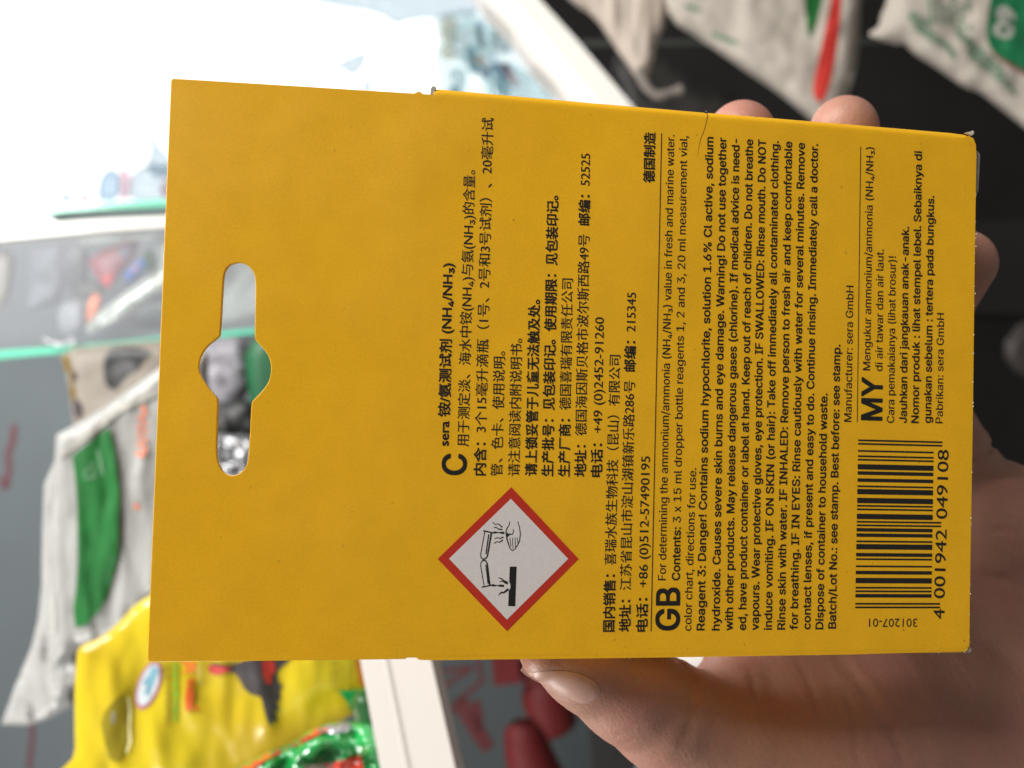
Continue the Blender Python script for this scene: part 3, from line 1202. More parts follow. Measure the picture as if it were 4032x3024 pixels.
def thumbnail():
    """domed nail plate laid on the outer side of the thumb, its free edge standing off the tip"""
    rim = [(2052, 2640), (2090, 2650), (2150, 2642), (2220, 2640), (2290, 2655), (2345, 2685), (2368, 2722), (2350, 2750), (2300, 2775), (2240, 2750), (2180, 2722), (2120, 2697), (2075, 2672)]
    rim = chaikin(rim, 1)
    v, f, nb = tessellate(rim, 13)
    out, ok = [], []
    for (x, y) in v:
        dr = (at(x, y, 100) - CAM).normalized()
        hit = hb.ray_cast(CAM, dr)
        if hit[0] is None or hit[3] > 0.15:
            out.append(CAM)
            ok.append(False)
            continue
        n = hit[1] if hit[1].dot(dr) < 0 else -hit[1]
        t = min(1, bdist(rim, x, y) / 40)
        out.append(hit[0] + n * (0.05 + 0.22 * math.sqrt(1 - (1 - t) ** 2)) / 1000)
        ok.append(True)
    ff = []
    for t in f:
        if all(ok[i] for i in t):
            a, b, c = (out[i] for i in t)
            ff.append(t if (b - a).cross(c - a).dot(CAM - a) > 0 else tuple(reversed(t)))
    used = sorted({i for t in ff for i in t})
    mp_ = {i: k for k, i in enumerate(used)}
    o = mesh_obj('fingernail', [out[i] for i in used], [tuple(mp_[i] for i in t) for t in ff], M['nail'], hand, True)
    # the thin free edge beyond the flesh
    e = [(2049, 2640, 134.0), (2070, 2659, 134.6), (2105, 2680, 135.4), (2141, 2697, 136.2), (2190, 2722, 137.0)]
    vs = []
    for (x, y, d) in e:
        vs += [at(x, y, d), at(x + 12, y - 22, d - 0.6)]
    mesh_obj('nail_edge', vs, [(2 * i, 2 * i + 1, 2 * i + 3, 2 * i + 2) for i in range(len(e) - 1)], M['nail'], hand, True)


thumbnail()

# ------------------------------------------------------------------ the shop behind
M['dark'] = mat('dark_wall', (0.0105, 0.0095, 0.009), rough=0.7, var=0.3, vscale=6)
M['poly'] = mat('white_polybag', (0.33, 0.335, 0.325), rough=0.36, var=0.10, vscale=45, bump=0.0012, bscale=75)
M['weave'] = mat('woven_sack', (0.44, 0.40, 0.35), rough=0.75, var=0.05, vscale=30, bump=0.0003, bscale=400)
M['weave_pink'] = mat('calico_sack', (0.50, 0.43, 0.37), rough=0.8, var=0.06, vscale=25, bump=0.0003, bscale=300)
M['green'] = mat('green_print', (0.008, 0.12, 0.022), rough=0.45, var=0.12, vscale=30)
M['dgreen'] = mat('dark_green_print', (0.006, 0.10, 0.035), rough=0.5, var=0.15, vscale=30)
M['palegreen'] = mat('faded_green_print', (0.13, 0.22, 0.15), rough=0.7)
M['red'] = mat('red_print', (0.50, 0.03, 0.022), rough=0.5, var=0.1, vscale=30)
M['orange'] = mat('orange_print', (0.72, 0.19, 0.09), rough=0.5)
M['yellow'] = mat('yellow_foil', (0.58, 0.48, 0.014), rough=0.26, var=0.08, vscale=18, coat=0.35, color2=(0.52, 0.36, 0.012), bump=0.0010, bscale=45)
M['olive'] = mat('bag_inside', (0.25, 0.20, 0.015), rough=0.85, spec=0.1)
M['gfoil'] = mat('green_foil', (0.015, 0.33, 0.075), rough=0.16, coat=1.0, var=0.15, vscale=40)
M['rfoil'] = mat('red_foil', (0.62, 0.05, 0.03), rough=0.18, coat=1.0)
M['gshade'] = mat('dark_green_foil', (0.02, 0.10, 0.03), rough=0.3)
M['white_paint'] = mat('white_painted_metal', (0.86, 0.84, 0.80), rough=0.4, var=0.02, vscale=12)
M['shaded_white'] = mat('shaded_white_metal', (0.80, 0.79, 0.76), rough=0.45)  # white post paint with the front face's shading put into the colour
M['carton'] = mat('grey_blue_carton', (0.115, 0.138, 0.15), rough=0.6, var=0.05, vscale=8)
M['maroon'] = mat('maroon_packet', (0.22, 0.035, 0.045), rough=0.5, var=0.1, vscale=40)
M['navy'] = mat('navy_print', (0.03, 0.03, 0.07), rough=0.5)
M['blue'] = mat('blue_print', (0.03, 0.10, 0.36), rough=0.4)
M['black'] = mat('black_print', (0.018, 0.020, 0.021), rough=0.5, var=0.4, vscale=50)
M['grey_bird'] = mat('charcoal_print', (0.055, 0.045, 0.05), rough=0.4, var=0.3, vscale=60)
M['beige'] = mat('beige_packet', (0.23, 0.205, 0.172), rough=0.6, var=0.08, vscale=30)
M['brown'] = mat('brown_stripe', (0.16, 0.10, 0.01), rough=0.6)
M['redplastic'] = mat('red_plastic', (0.10, 0.007, 0.008), rough=0.62, spec=0.3, var=0.1, vscale=40)
M['redpaint'] = mat('dark_red_print', (0.085, 0.006, 0.009), rough=0.6)
M['lilac'] = mat('lilac_plastic', (0.25, 0.245, 0.275), rough=0.5, var=0.1, vscale=20)
M['shade'] = mat('grey_cabinet_back', (0.115, 0.118, 0.135), rough=0.6, var=0.18, vscale=7)
M['silver'] = mat('silver_foil', (0.35, 0.36, 0.38), rough=0.25, metallic=0.5, bump=0.0005, bscale=120, var=0.4, vscale=60)
M['glass_edge'] = mat('green_glass_edge', (0.10, 0.50, 0.34), rough=0.25, coat=0.5)
M['glass'] = film('cabinet_glass', (0.92, 0.96, 0.95), (0.76, 0.77, 0.84), 0.11, 0.0)  # milky reflections on the pane put into its diffuse body colour
M['aqua'] = film('aqua_plastic_film', (0.81, 0.87, 0.88), (0.55, 0.75, 0.76), 0.08, 0.03)
M['aqua2'] = film('grey_plastic_film', (0.72, 0.77, 0.80), (0.45, 0.52, 0.56), 0.07, 0.03)
M['bluefilm'] = film('washed_blue_film', (0.66, 0.74, 0.80), (0.25, 0.45, 0.66), 0.10, 0.03)
M['pinkfilm'] = film('washed_pink_film', (0.82, 0.71, 0.74), (0.75, 0.4, 0.42), 0.10, 0.03)
M['clear'] = film('clear_plastic_film', (0.80, 0.85, 0.86), (0.72, 0.74, 0.74), 0.30, 0.10)
M['daylight'] = emission('overexposed_daylight', (1.0, 1.0, 1.0), 1.7)


def struct(o):
    o['kind'] = 'structure'
    return o


# bright outdoors seen through the shop front
struct(prism('sky', [(-3500, -2600), (2330, -2600), (2330, 960), (-3500, 960)], 2400, 2410, M['daylight']))
# dark depths of the shop below the cabinet
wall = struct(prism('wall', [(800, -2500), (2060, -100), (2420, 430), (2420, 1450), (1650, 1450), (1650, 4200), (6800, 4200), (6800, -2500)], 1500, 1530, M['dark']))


def place(o, label, cat, group=None):
    return tag(o, label, cat, group)


# ---- display cabinet at the upper left: white post, glass doors, back panel
cab = empty('display_cabinet', loc=at(1000, 600, 700))
tag(cab, 'glass display cabinet with white posts behind the box tab, lit by the bright shop front', 'cabinet')


def bar4(name, quad_px, d, depth, material, parent, side_mat=None):
    return prism(name, quad_px, d, d + depth, material, parent)


# slanting white post: lit inner face, front face with shading put into its colour
def post():
    fr = [(2038, -60), (2127, -60), (2261, 144), (2376, 278), (2560, 500), (2425, 500), (2361, 388), (2296, 318), (2236, 244), (2162, 144)]
    prism('post_face', [(1690, -500), (1800, -500), (2127, 0), (2261, 146), (2376, 280), (2560, 500), (2920, 950), (2800, 950), (2440, 500), (2296, 322), (2236, 248), (2162, 148), (2038, 0)], 620, 640, M['shaded_white'], cab)
    prism('post_side', [(1560, -500), (1903, 0), (2013, 114), (2097, 239), (2187, 328), (2221, 373), (2300, 500), (2660, 950), (2806, 950), (2446, 500), (2300, 322), (2240, 248), (2166, 148), (2042, 0), (1696, -500)], 628, 660, M['white_paint'], cab)


post()
prism('white_rail', [(-300, 905), (96, 869), (400, 855), (700, 838), (1500, 800), (1500, 850), (700, 890), (299, 917), (-300, 975)], 640, 665, M['white_paint'], cab)
prism('cabinet_back', [(-900, 950), (1800, 860), (1800, 1700), (-900, 1760)], 900, 910, M['shade'], cab)
prism('glass_door', [(-700, 1000), (-300, 985), (299, 925), (700, 897), (1600, 850), (1600, 1262), (700, 1331), (-300, 1438), (-700, 1480)], 520, 524, M['glass'], cab)
prism('door_edge', [(-400, 1418), (0, 1380), (400, 1352), (650, 1325), (870, 1306), (1600, 1240), (1600, 1262), (870, 1326), (650, 1346), (400, 1376), (0, 1412), (-400, 1450)], 516, 519, M['glass_edge'], cab)
prism('door_edge', [(190, 801), (400, 797), (700, 784), (1100, 766), (1100, 792), (700, 808), (400, 822), (250, 832), (120, 856)], 600, 606, M['glass_edge'], cab)
prism('dark_gap', [(205, 846), (300, 828), (420, 822), (700, 808), (1100, 792), (1100, 824), (700, 840), (400, 852), (205, 866)], 610, 620, mat('gap_shading', (0.45, 0.52, 0.53), rough=0.7), cab)  # solid strip filling the gap, its shading put in as grey

# ---- things inside the cabinet, behind the glass
def bagthing(name, label, cat, *a, **k):
    g = k.pop('group', None)
    return tag(pillow(name, *a, **k), label, cat, g)


mp = bagthing('packet', 'maroon packet with a navy corner leaning inside the cabinet', 'packet', [(344, 1028), (400, 985), (470, 962), (548, 940), (535, 1005), (480, 1080), (425, 1145), (382, 1095)], 640, 8, M['maroon'], roll=30, seed=1, smooth_n=0)
b_ = bvh_of(mp)
decal('navy_corner', [(460, 985), (520, 958), (515, 1000), (492, 1022), (470, 1010)], b_, M['navy'], mp)
decal('red_edge', [(395, 1095), (455, 1070), (425, 1135)], b_, M['red'], mp)
bp = bagthing('packet', 'small blue packet with an orange mark beside the maroon packet', 'packet', [(483, 1082), (560, 1012), (580, 1045), (575, 1062), (512, 1120)], 630, 8, M['blue'], roll=20, smooth_n=0)
decal('orange_mark', [(512, 1050), (550, 1018), (558, 1032), (522, 1070)], bvh_of(bp), M['orange'], bp)
bagthing('packet', 'thin green packet standing behind the small blue packet', 'packet', [(560, 1000), (600, 975), (606, 1060), (580, 1075)], 650, 8, M['green'], roll=20)
bagthing('plastic_bag', 'white plastic bag hanging in the cabinet next to the box tab', 'bag', [(600, 960), (660, 930), (760, 950), (760, 1080), (640, 1090), (585, 1110)], 660, 14, M['poly'], roll=50)
bagthing('plastic_bag', 'long clear plastic bag with silvery highlights running diagonally in the cabinet', 'bag', [(330, 1290), (390, 1230), (520, 1130), (700, 1030), (720, 1090), (560, 1200), (420, 1295), (350, 1320)], 600, 10, mat('cloudy_clear_plastic', (0.42, 0.42, 0.40), rough=0.15, coat=1.0, var=0.3, vscale=50), roll=40, wrinkle=3, wscale=0.03)
bagthing('packet', 'narrow orange packet in the cabinet under the maroon packet', 'packet', [(352, 1160), (405, 1155), (395, 1230), (360, 1270), (335, 1275)], 640, 10, M['orange'], roll=25)
bagthing('packet', 'pale lilac packet standing in the cabinet left of the orange packet', 'packet', [(225, 1200), (340, 1175), (345, 1290), (320, 1325), (235, 1325)], 670, 14, M['lilac'], roll=30)
bagthing('packet', 'dark speckled packet in the cabinet against the box edge', 'packet', [(480, 1240), (560, 1170), (700, 1150), (720, 1280), (600, 1300), (520, 1290)], 640, 12, M['black'], roll=40)
bagthing('packet', 'beige wedge-shaped packet at the picture edge inside the cabinet', 'packet', [(-40, 985), (65, 990), (50, 1120), (25, 1215), (-40, 1200)], 660, 12, M['beige'], roll=30)
bagthing('packet', 'tall grey packet in the middle of the cabinet', 'packet', [(120, 975), (250, 965), (255, 1120), (230, 1190), (110, 1230)], 800, 8, mat('grey_lilac_packet', (0.17, 0.17, 0.20), rough=0.6, var=0.25, vscale=25), roll=30, wrinkle=5, wscale=0.02, smooth_n=0)
bagthing('packet', 'smoky grey packet hanging left of the maroon packet in the cabinet', 'packet', [(255, 960), (350, 945), (345, 1150), (290, 1180), (262, 1100)], 720, 10, mat('smoky_packet', (0.16, 0.15, 0.17), rough=0.5, var=0.3, vscale=40), roll=30, wrinkle=3, wscale=0.02)
bagthing('packet', 'dull brown grey packet between the lilac packet and the maroon packet', 'packet', [(300, 1110), (400, 1100), (420, 1160), (360, 1175), (300, 1180)], 700, 8, mat('brown_grey_packet', (0.14, 0.12, 0.12), rough=0.5, var=0.3, vscale=50), roll=25)
bagthing('packet', 'pale packet lying under the white rail above the maroon packet', 'packet', [(300, 935), (430, 915), (640, 905), (640, 950), (460, 960), (380, 985), (330, 975)], 690, 8, M['poly'], roll=25, wrinkle=3, wscale=0.03)
# seen through the hang hole
bagthing('packet', 'pale grey packet seen through the upper part of the hang hole', 'packet', [(820, 960), (1090, 940), (1100, 1230), (960, 1270), (820, 1300)], 700, 14, M['poly'], roll=80, wrinkle=3)
bagthing('packet', 'clear packet with pale lilac contents seen through the round part of the hang hole', 'packet', [(760, 1350), (880, 1330), (985, 1330), (985, 1590), (850, 1600), (780, 1540)], 480, 14, M['lilac'], roll=70, wrinkle=5, wscale=0.02)
bagthing('packet', 'dark green packet seen through the right side of the hang hole', 'packet', [(962, 1345), (1130, 1290), (1150, 1560), (1010, 1640), (978, 1560)], 470, 12, M['dgreen'], roll=40)
dk = bagthing('packet', 'dark glossy packet with a white glint seen through the lower part of the hang hole', 'packet', [(820, 1590), (1020, 1570), (1050, 1730), (1010, 1745), (830, 1740)], 460, 14, M['black'], roll=50, wrinkle=5, wscale=0.02)
bagthing('plastic_bag', 'crumpled silver plastic bag seen at the bottom of the hang hole', 'bag', [(800, 1710), (1010, 1700), (1060, 1830), (1000, 1920), (820, 1910)], 455, 14, M['silver'], roll=50, wrinkle=5, wscale=0.03, step=16)
bagthing('wire_hook', 'thin bright wire hook lying along the glass door edge', 'hook', stroke_poly([(165, 1332), (190, 1345), (230, 1360), (300, 1350), (295, 1338), (262, 1335)], 12), 512, 3, M['silver'], roll=8, step=14, smooth_n=0)

# ---- washed-out stock in front of the bright shop front; glare put into its pale films
bagthing('plastic_bag', 'washed-out clear aqua plastic bags bunched at the top edge against the daylight', 'bag', [(1130, -60), (1210, 5), (1300, 24), (1500, 55), (1555, 105), (1620, 78), (1760, 72), (1900, 60), (1900, -60)], 1500, 40, M['aqua2'], roll=80, wrinkle=12)
bagthing('plastic_bag', 'large clear aqua plastic bag hanging beside the slanting white post', 'bag', [(1690, 60), (1900, 30), (2010, 110), (2100, 240), (2230, 400), (2250, 470), (1740, 470), (1725, 330), (1700, 240), (1725, 150)], 1300, 40, M['aqua'], roll=90, wrinkle=14)
aq = [o for o in COL.objects if o.name.startswith('plastic_bag')][-1]
rq = random.Random(21)
small_mats = [film('pale_film', c, b, 0.22) for c, b in (((0.80, 0.88, 0.90), (0.5, 0.6, 0.62)), ((0.62, 0.76, 0.80), (0.3, 0.45, 0.5)), ((0.85, 0.84, 0.78), (0.6, 0.58, 0.5)), ((0.92, 0.95, 0.96), (0.9, 0.92, 0.92)), ((0.55, 0.66, 0.74), (0.25, 0.38, 0.5)))]
for q in range(15):
    cx, cy = rq.uniform(1760, 2030), rq.uniform(95, 400)
    if cx > 1900 + (cy - 20) * 0.72:
        continue
    w_, h_, a_ = rq.uniform(16, 46), rq.uniform(26, 60), rq.uniform(-0.6, 0.6)
    pl = [(cx + x * w_ * math.cos(a_) - y * h_ * math.sin(a_), cy + x * w_ * math.sin(a_) + y * h_ * math.cos(a_)) for x, y in ((-1, -1), (1, -0.9), (0.9, 1), (-0.8, 0.9))]
    pillow('packet_inside', pl, 1160 + 6 * q, 8, small_mats[q % 5], roll=20, parent=aq, step=24)
bagthing('plastic_bag', 'folded grey clear bag against the aqua bag', 'bag', [(1760, 90), (1880, 60), (1960, 120), (1950, 230), (1820, 260), (1770, 200)], 1200, 20, M['aqua'], roll=60, wrinkle=10)
bagthing('plastic_bag', 'pale clear bag low down beside the slanting white post', 'bag', [(1900, 230), (2060, 260), (2180, 380), (2180, 450), (1920, 450)], 1180, 20, M['aqua'], roll=60, wrinkle=10)
bagthing('packet', 'narrow washed-out blue packet in the aqua bags', 'packet', [(1870, 80), (1902, 85), (1910, 190), (1880, 195)], 1150, 10, M['bluefilm'], roll=20)
bagthing('bottle', 'tiny washed-out blue bottle below the narrow blue packet', 'bottle', [(1925, 208), (1950, 212), (1955, 240), (1930, 243)], 1150, 10, M['bluefilm'], roll=20)
bagthing('packet', 'washed-out pink packet leaning beside the slanting white post', 'packet', [(1965, 252), (1995, 250), (2055, 335), (2015, 345)], 1140, 10, M['pinkfilm'], roll=20)
bagthing('packet', 'tiny beige packet left of the blue bottle', 'packet', [(1858, 222), (1915, 222), (1915, 250), (1858, 248)], 1150, 8, film('beige_film', (0.8, 0.72, 0.6), (0.6, 0.55, 0.45), 0.3), roll=15)
bagthing('plastic_bag', 'small grey shred of plastic floating alone in the daylight', 'bag', [(1243, 138), (1270, 140), (1262, 190), (1240, 206), (1228, 195)], 1500, 8, M['aqua2'], roll=20)
bagthing('plastic_bag', 'pointed pale blue plastic bag in the daylight above the tab', 'bag', [(1285, 268), (1340, 240), (1430, 198), (1452, 215), (1438, 260), (1400, 302), (1360, 290), (1350, 272)], 1450, 14, M['aqua2'], roll=30, wrinkle=6)
bagthing('bottle', 'grey round bottle top peeping over the top edge of the tab', 'bottle', [(1425, 318), (1440, 308), (1462, 312), (1470, 350), (1455, 375), (1425, 370)], 1400, 10, M['aqua2'], roll=20)
bagthing('bottle', 'washed-out blue bottle on the glass shelf left of the tab', 'bottle', [(385, 720), (410, 670), (450, 660), (478, 690), (475, 790), (380, 797)], 1000, 20, M['bluefilm'], roll=30)
bagthing('bottle', 'grey pointed washed-out bottle touching the tab edge', 'bottle', [(585, 535), (605, 525), (620, 545), (625, 575), (680, 620), (690, 700), (600, 700), (570, 650), (595, 590)], 1050, 20, M['aqua2'], roll=30)
bagthing('plastic_bag', 'pale grey clear bag heaped on the glass shelf beside the tab', 'bag', [(500, 720), (530, 665), (600, 640), (690, 650), (700, 800), (500, 795)], 1020, 20, M['aqua2'], roll=40, wrinkle=8)
bagthing('packet', 'washed-out pink packet on the glass shelf between the blue bottle and the heap', 'packet', [(470, 665), (500, 655), (518, 700), (505, 790), (470, 790)], 1010, 14, M['pinkfilm'], roll=20)
bagthing('packet', 'pale pink packet at the tab edge just above the glass shelf', 'packet', [(628, 735), (660, 700), (700, 700), (700, 780), (640, 780)], 990, 14, M['pinkfilm'], roll=20)
bagthing('bottle', 'tiny pale blue bottle, leftmost of the things on the glass shelf', 'bottle', [(235, 780), (245, 755), (270, 752), (290, 775), (290, 800), (235, 804)], 1000, 12, M['aqua2'], roll=20)
bagthing('bottle', 'tiny pale pink bottle on the glass shelf beside the leftmost one', 'bottle', [(310, 790), (325, 755), (340, 752), (358, 785), (358, 800), (310, 802)], 1000, 12, M['pinkfilm'], roll=20)

# ---- below the glass: cartons and hanging packs
brd = tag(prism('carton', [(1300, 1900), (2500, 1900), (2850, 2300), (2850, 4000), (1300, 4000)], 740, 755, mat('slate_board', (0.042, 0.052, 0.056), rough=0.6, var=0.08, vscale=9)), 'dark slate carton with red strokes printed on it, between the white post and the thumb', 'carton')
bb = bvh_of(brd)
crt = tag(prism('carton', [(-900, 1400), (1700, 1340), (1700, 4000), (-900, 4000)], 770, 900, M['carton']), 'big grey blue carton with dark red lettering behind the white pouch', 'carton')
cb = bvh_of(crt)
faint_red = mat('faint_red_print', (0.135, 0.05, 0.062), rough=0.7)
for pts, w in (([(55, 1672), (50, 1730), (30, 1790), (35, 1850), (22, 1920)], 24), ([(22, 1925), (8, 1900), (5, 1880)], 20), ([(115, 2835), (128, 2880), (120, 2960), (112, 3030)], 20)):
    decal('red_lettering', stroke_poly(pts, w), cb, faint_red, crt, step=20)
for pts, w in (([(1690, 2640), (1750, 2640), (1850, 2625)], 14), ([(1735, 2715), (1790, 2670), (1860, 2630)], 16), ([(1880, 2600), (1898, 2680), (1840, 2730), (1790, 2780)], 18),
               ([(1740, 2790), (1800, 2800)], 18), ([(1800, 2750), (1838, 2810), (1880, 2880), (1925, 2950)], [50, 62, 60, 52]), ([(1872, 2760), (1880, 2820), (1885, 2880)], [34, 40, 30])):
    decal('red_lettering', stroke_poly(pts, w), bb, M['redpaint'], brd, step=20)


def lathe_px(name, p0, p1, prof, d, material, parent=None, n=20):
    """turned body along the picture line p0-p1 at depth d; prof = (fraction, radius mm)"""
    a, b = at(*p0, d), at(*p1, d)
    ax = (b - a)
    e = ax.normalized()
    u = e.orthogonal().normalized()
    w = e.cross(u)
    vs, fs = [], []
    for (k, r) in prof:
        for j in range(n):
            t = 2 * math.pi * j / n
            vs.append(a + ax * k + (u * math.cos(t) + w * math.sin(t)) * r / 1000)
    for i in range(len(prof) - 1):
        for j in range(n):
            fs.append((i * n + j, i * n + (j + 1) % n, (i + 1) * n + (j + 1) % n, (i + 1) * n + j))
    fs.append(tuple(range(n)))
    fs.append(tuple(reversed(range((len(prof) - 1) * n, len(prof) * n))))
    o = mesh_obj(name, vs, fs, material, parent, True)
    return recentre(o) if parent is None else o


rb = tag(lathe_px('bottle', (2080, 2600), (2200, 2880), [(0, 9), (0.05, 10), (0.3, 10), (0.36, 14), (0.5, 17), (0.9, 17), (0.97, 15), (1, 10)], 620, M['redplastic']), 'glossy red plastic bottle left of the thumb', 'bottle')
rb2 = tag(lathe_px('bottle', (2040, 2840), (2130, 3120), [(0, 5), (0.06, 10), (0.2, 13), (0.4, 15), (1, 19), (1.3, 19)], 540, M['redplastic']), 'dark red bottle with a rounded pinkish top at the bottom edge', 'bottle')
rb3 = tag(prism('tin', [(1935, 2590), (2040, 2590), (2050, 2690), (1945, 2700)], 600, 640, M['redplastic']), 'small deep red tin just under the box edge', 'tin')
tag(prism('box', [(2040, 2640), (2090, 2650), (2120, 2860), (2075, 2860)], 640, 660, mat('grey_lilac_box', (0.09, 0.075, 0.085), rough=0.6)), 'narrow grey box between the red tin and the red bottle', 'box')
tag(prism('box', [(2330, 2880), (2560, 2860), (2560, 3100), (2350, 3100)], 500, 540, M['dark']), 'black box under the thumb at the bottom edge', 'box')
bagthing('plastic_bag', 'crumpled silver plastic wrap below the base of the thumb', 'bag', [(2500, 2995), (2660, 2990), (2800, 3010), (2800, 3100), (2500, 3100)], 420, 10, M['silver'], roll=30, wrinkle=6, wscale=0.03)
bagthing('plastic_bag', 'white plastic bag glimpsed between the thumb and the palm', 'bag', [(2560, 2380), (2920, 2380), (2920, 2660), (2600, 2650)], 330, 10, mat('bright_white_bag', (0.85, 0.82, 0.79), rough=0.6), roll=40)

# beige packet with a black blotch
be = bagthing('packet', 'beige packet with a black blotch and brown side stripe under the glass door', 'packet', [(232, 1375), (450, 1352), (720, 1330), (760, 1500), (560, 1640), (300, 1780), (282, 1600), (262, 1480)], 470, 16, M['beige'], roll=60, wrinkle=2)
b_ = bvh_of(be)
decal('black_blotch', [(415, 1385), (455, 1365), (550, 1365), (600, 1385), (560, 1420), (540, 1455), (500, 1475), (480, 1495), (455, 1535), (420, 1525), (405, 1470)], b_, M['black'], be, smooth_n=1)
decal('brown_stripe', [(243, 1392), (268, 1392), (285, 1480), (298, 1560), (286, 1590), (262, 1490)], b_, M['brown'], be)
for q in ([(290, 1560), (320, 1590), (325, 1640), (300, 1655), (288, 1610)], [(275, 1470), (298, 1462), (302, 1495), (282, 1500)]):
    decal('grey_print', q, b_, M['grey_bird'], be, smooth_n=1)

# white pouch with a green label, hanging under the glass
wp = bagthing('white_pouch', 'crinkled white plastic pouch with a green label hanging left of the box', 'pouch',
              [(222, 1712), (300, 1670), (430, 1590), (640, 1440), (820, 1380), (820, 2250), (640, 2330), (590, 2360), (520, 2470), (420, 2520), (318, 2545), (262, 2585), (215, 2640), (196, 2600), (204, 2300), (203, 2080), (205, 1900), (214, 1830)],
              336, 7, M['poly'], roll=60, wrinkle=1.3, wscale=0.010, wdir=(1.6, 0.4), smooth_n=0, seed=4, step=20)
pillow('back_layer', [(215, 1815), (300, 1800), (420, 2300), (360, 2640), (292, 2700), (288, 2777), (200, 2825), (114, 2857), (5, 2852), (60, 2700), (124, 2548), (150, 2440), (164, 2300), (166, 2080), (174, 1905)],
       348, 5, M['poly'], roll=40, wrinkle=2.5, wscale=0.012, wdir=(1.6, 0.4), smooth_n=0, seed=6, step=20, parent=wp)
pillow('back_fold', [(190, 2480), (300, 2500), (430, 2540), (330, 2650), (262, 2742), (196, 2768), (184, 2690)],
       342, 4, M['poly'], roll=30, wrinkle=1.5, wscale=0.02, smooth_n=0, seed=7, step=18, parent=wp)
b_ = bvh_of(wp)
decal('green_label', [(283, 1795), (340, 1752), (429, 1682), (448, 1757), (460, 1850), (468, 1930), (466, 2100), (463, 2200), (447, 2250), (422, 2349), (385, 2415), (343, 2458), (296, 2473), (288, 2399), (300, 2300), (306, 2200), (303, 1990), (296, 1880)], b_, M['green'], wp, lift=1.5)
lm = mat('label_white_print', (0.14, 0.30, 0.17), rough=0.5)
for q in ([(385, 1770), (405, 1870)], [(330, 1870), (365, 1820), (372, 1880), (332, 1884)]):
    decal('label_mark', stroke_poly(q, 9), b_, lm, wp, lift=2.0)
orng = [(535, 1782), (560, 1795), (575, 1765), (540, 1745), (580, 1735), (540, 1710), (582, 1700), (538, 1680), (578, 1665), (545, 1645), (575, 1630), (560, 1605), (572, 1600)]
decal('orange_lettering', stroke_poly(orng, 15), b_, M['orange'], wp, step=12)
decal('orange_mark', stroke_poly([(530, 1985), (545, 2005)], 16), b_, M['orange'], wp)
decal('grey_seam', stroke_poly([(232, 1800), (350, 1705), (470, 1610), (640, 1530)], [16, 26, 26, 30]), b_, mat('seam_print', (0.34, 0.33, 0.30), rough=0.6), wp)
decal('grey_seam', stroke_poly([(205, 1900), (207, 2100), (208, 2300), (212, 2500)], [14, 12, 12, 14]), b_, mat('seam_print', (0.40, 0.39, 0.36), rough=0.6), wp)

# yellow foil bag
ybp = [(308, 2543), (400, 2510), (470, 2450), (540, 2370), (640, 2320), (900, 2280), (1480, 2300), (1500, 2740), (1420, 2790), (1376, 2823), (1147, 2938), (914, 3060), (300, 3300), (140, 3120), (253, 3020), (296, 2975), (293, 2850), (293, 2700), (300, 2600)]
HP = [(489, 2736), (470, 2742), (448, 2765), (412, 2800), (397, 2850), (408, 2905), (432, 2989), (452, 2998), (472, 2989), (492, 2950), (501, 2920), (505, 2850), (501, 2761)]
yb = bagthing('yellow_bag', 'shiny yellow plastic bag with a hang slot, a printed dark bird and red lettering', 'bag', ybp, 262, 7, M['yellow'], roll=160, wrinkle=1.7, wscale=0.0042, wdir=(1.7, 0.55), seed=2, step=22)
b_ = bvh_of(yb)
decal('hang_slot', HP, b_, M['olive'], yb, step=20)
decal('slot_highlight', stroke_poly([(505, 2745), (512, 2800), (509, 2860), (512, 2920), (498, 2965)], [6, 9, 6, 10, 6]), b_, mat('highlight_yellow', (0.95, 0.90, 0.45), rough=0.1, coat=1), yb, lift=1.0)  # highlight beside the slot painted on as a pale strip
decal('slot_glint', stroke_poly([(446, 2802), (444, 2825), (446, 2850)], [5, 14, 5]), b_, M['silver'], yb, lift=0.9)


def ell(cx, cy, a, b, ang, n=28):
    c, s = math.cos(ang), math.sin(ang)
    return [(cx + a * math.cos(t) * c - b * math.sin(t) * s, cy + a * math.cos(t) * s + b * math.sin(t) * c) for t in [2 * math.pi * k / n for k in range(n)]]


A = math.radians(110)
decal('round_logo', ell(584, 2698, 100, 44, A), b_, mat('purple_ring', (0.42, 0.16, 0.20), rough=0.4), yb, lift=0.5)
decal('logo_field', ell(584, 2696, 86, 34, A), b_, mat('logo_white', (0.50, 0.56, 0.60), rough=0.4), yb, lift=0.8)
decal('logo_figure', [(600, 2620), (625, 2640), (605, 2690), (585, 2740), (568, 2730), (578, 2700), (560, 2690), (585, 2660)], b_, mat('logo_blue', (0.16, 0.34, 0.44), rough=0.4), yb, lift=1.0)
rr = random.Random(5)


def dashes(x, y0, y1, w, hmin, hmax, gap, material, host, parent, slant=0.0, lift=0.6, name='lettering'):
    y = y0
    while y < y1:
        h = rr.uniform(hmin, hmax)
        sx = x + slant * (y - y0)
        n = max(1, int(w / 12))
        pts = [(sx - w / 2, y), (sx + w / 2, y + rr.uniform(-2, 2)), (sx + w / 2 * rr.uniform(0.3, 1), y + h * 0.5), (sx + w / 2, y + h), (sx - w / 2, y + h)]
        decal(name, pts, host, material, parent, step=14, lift=lift)
        y += h + gap


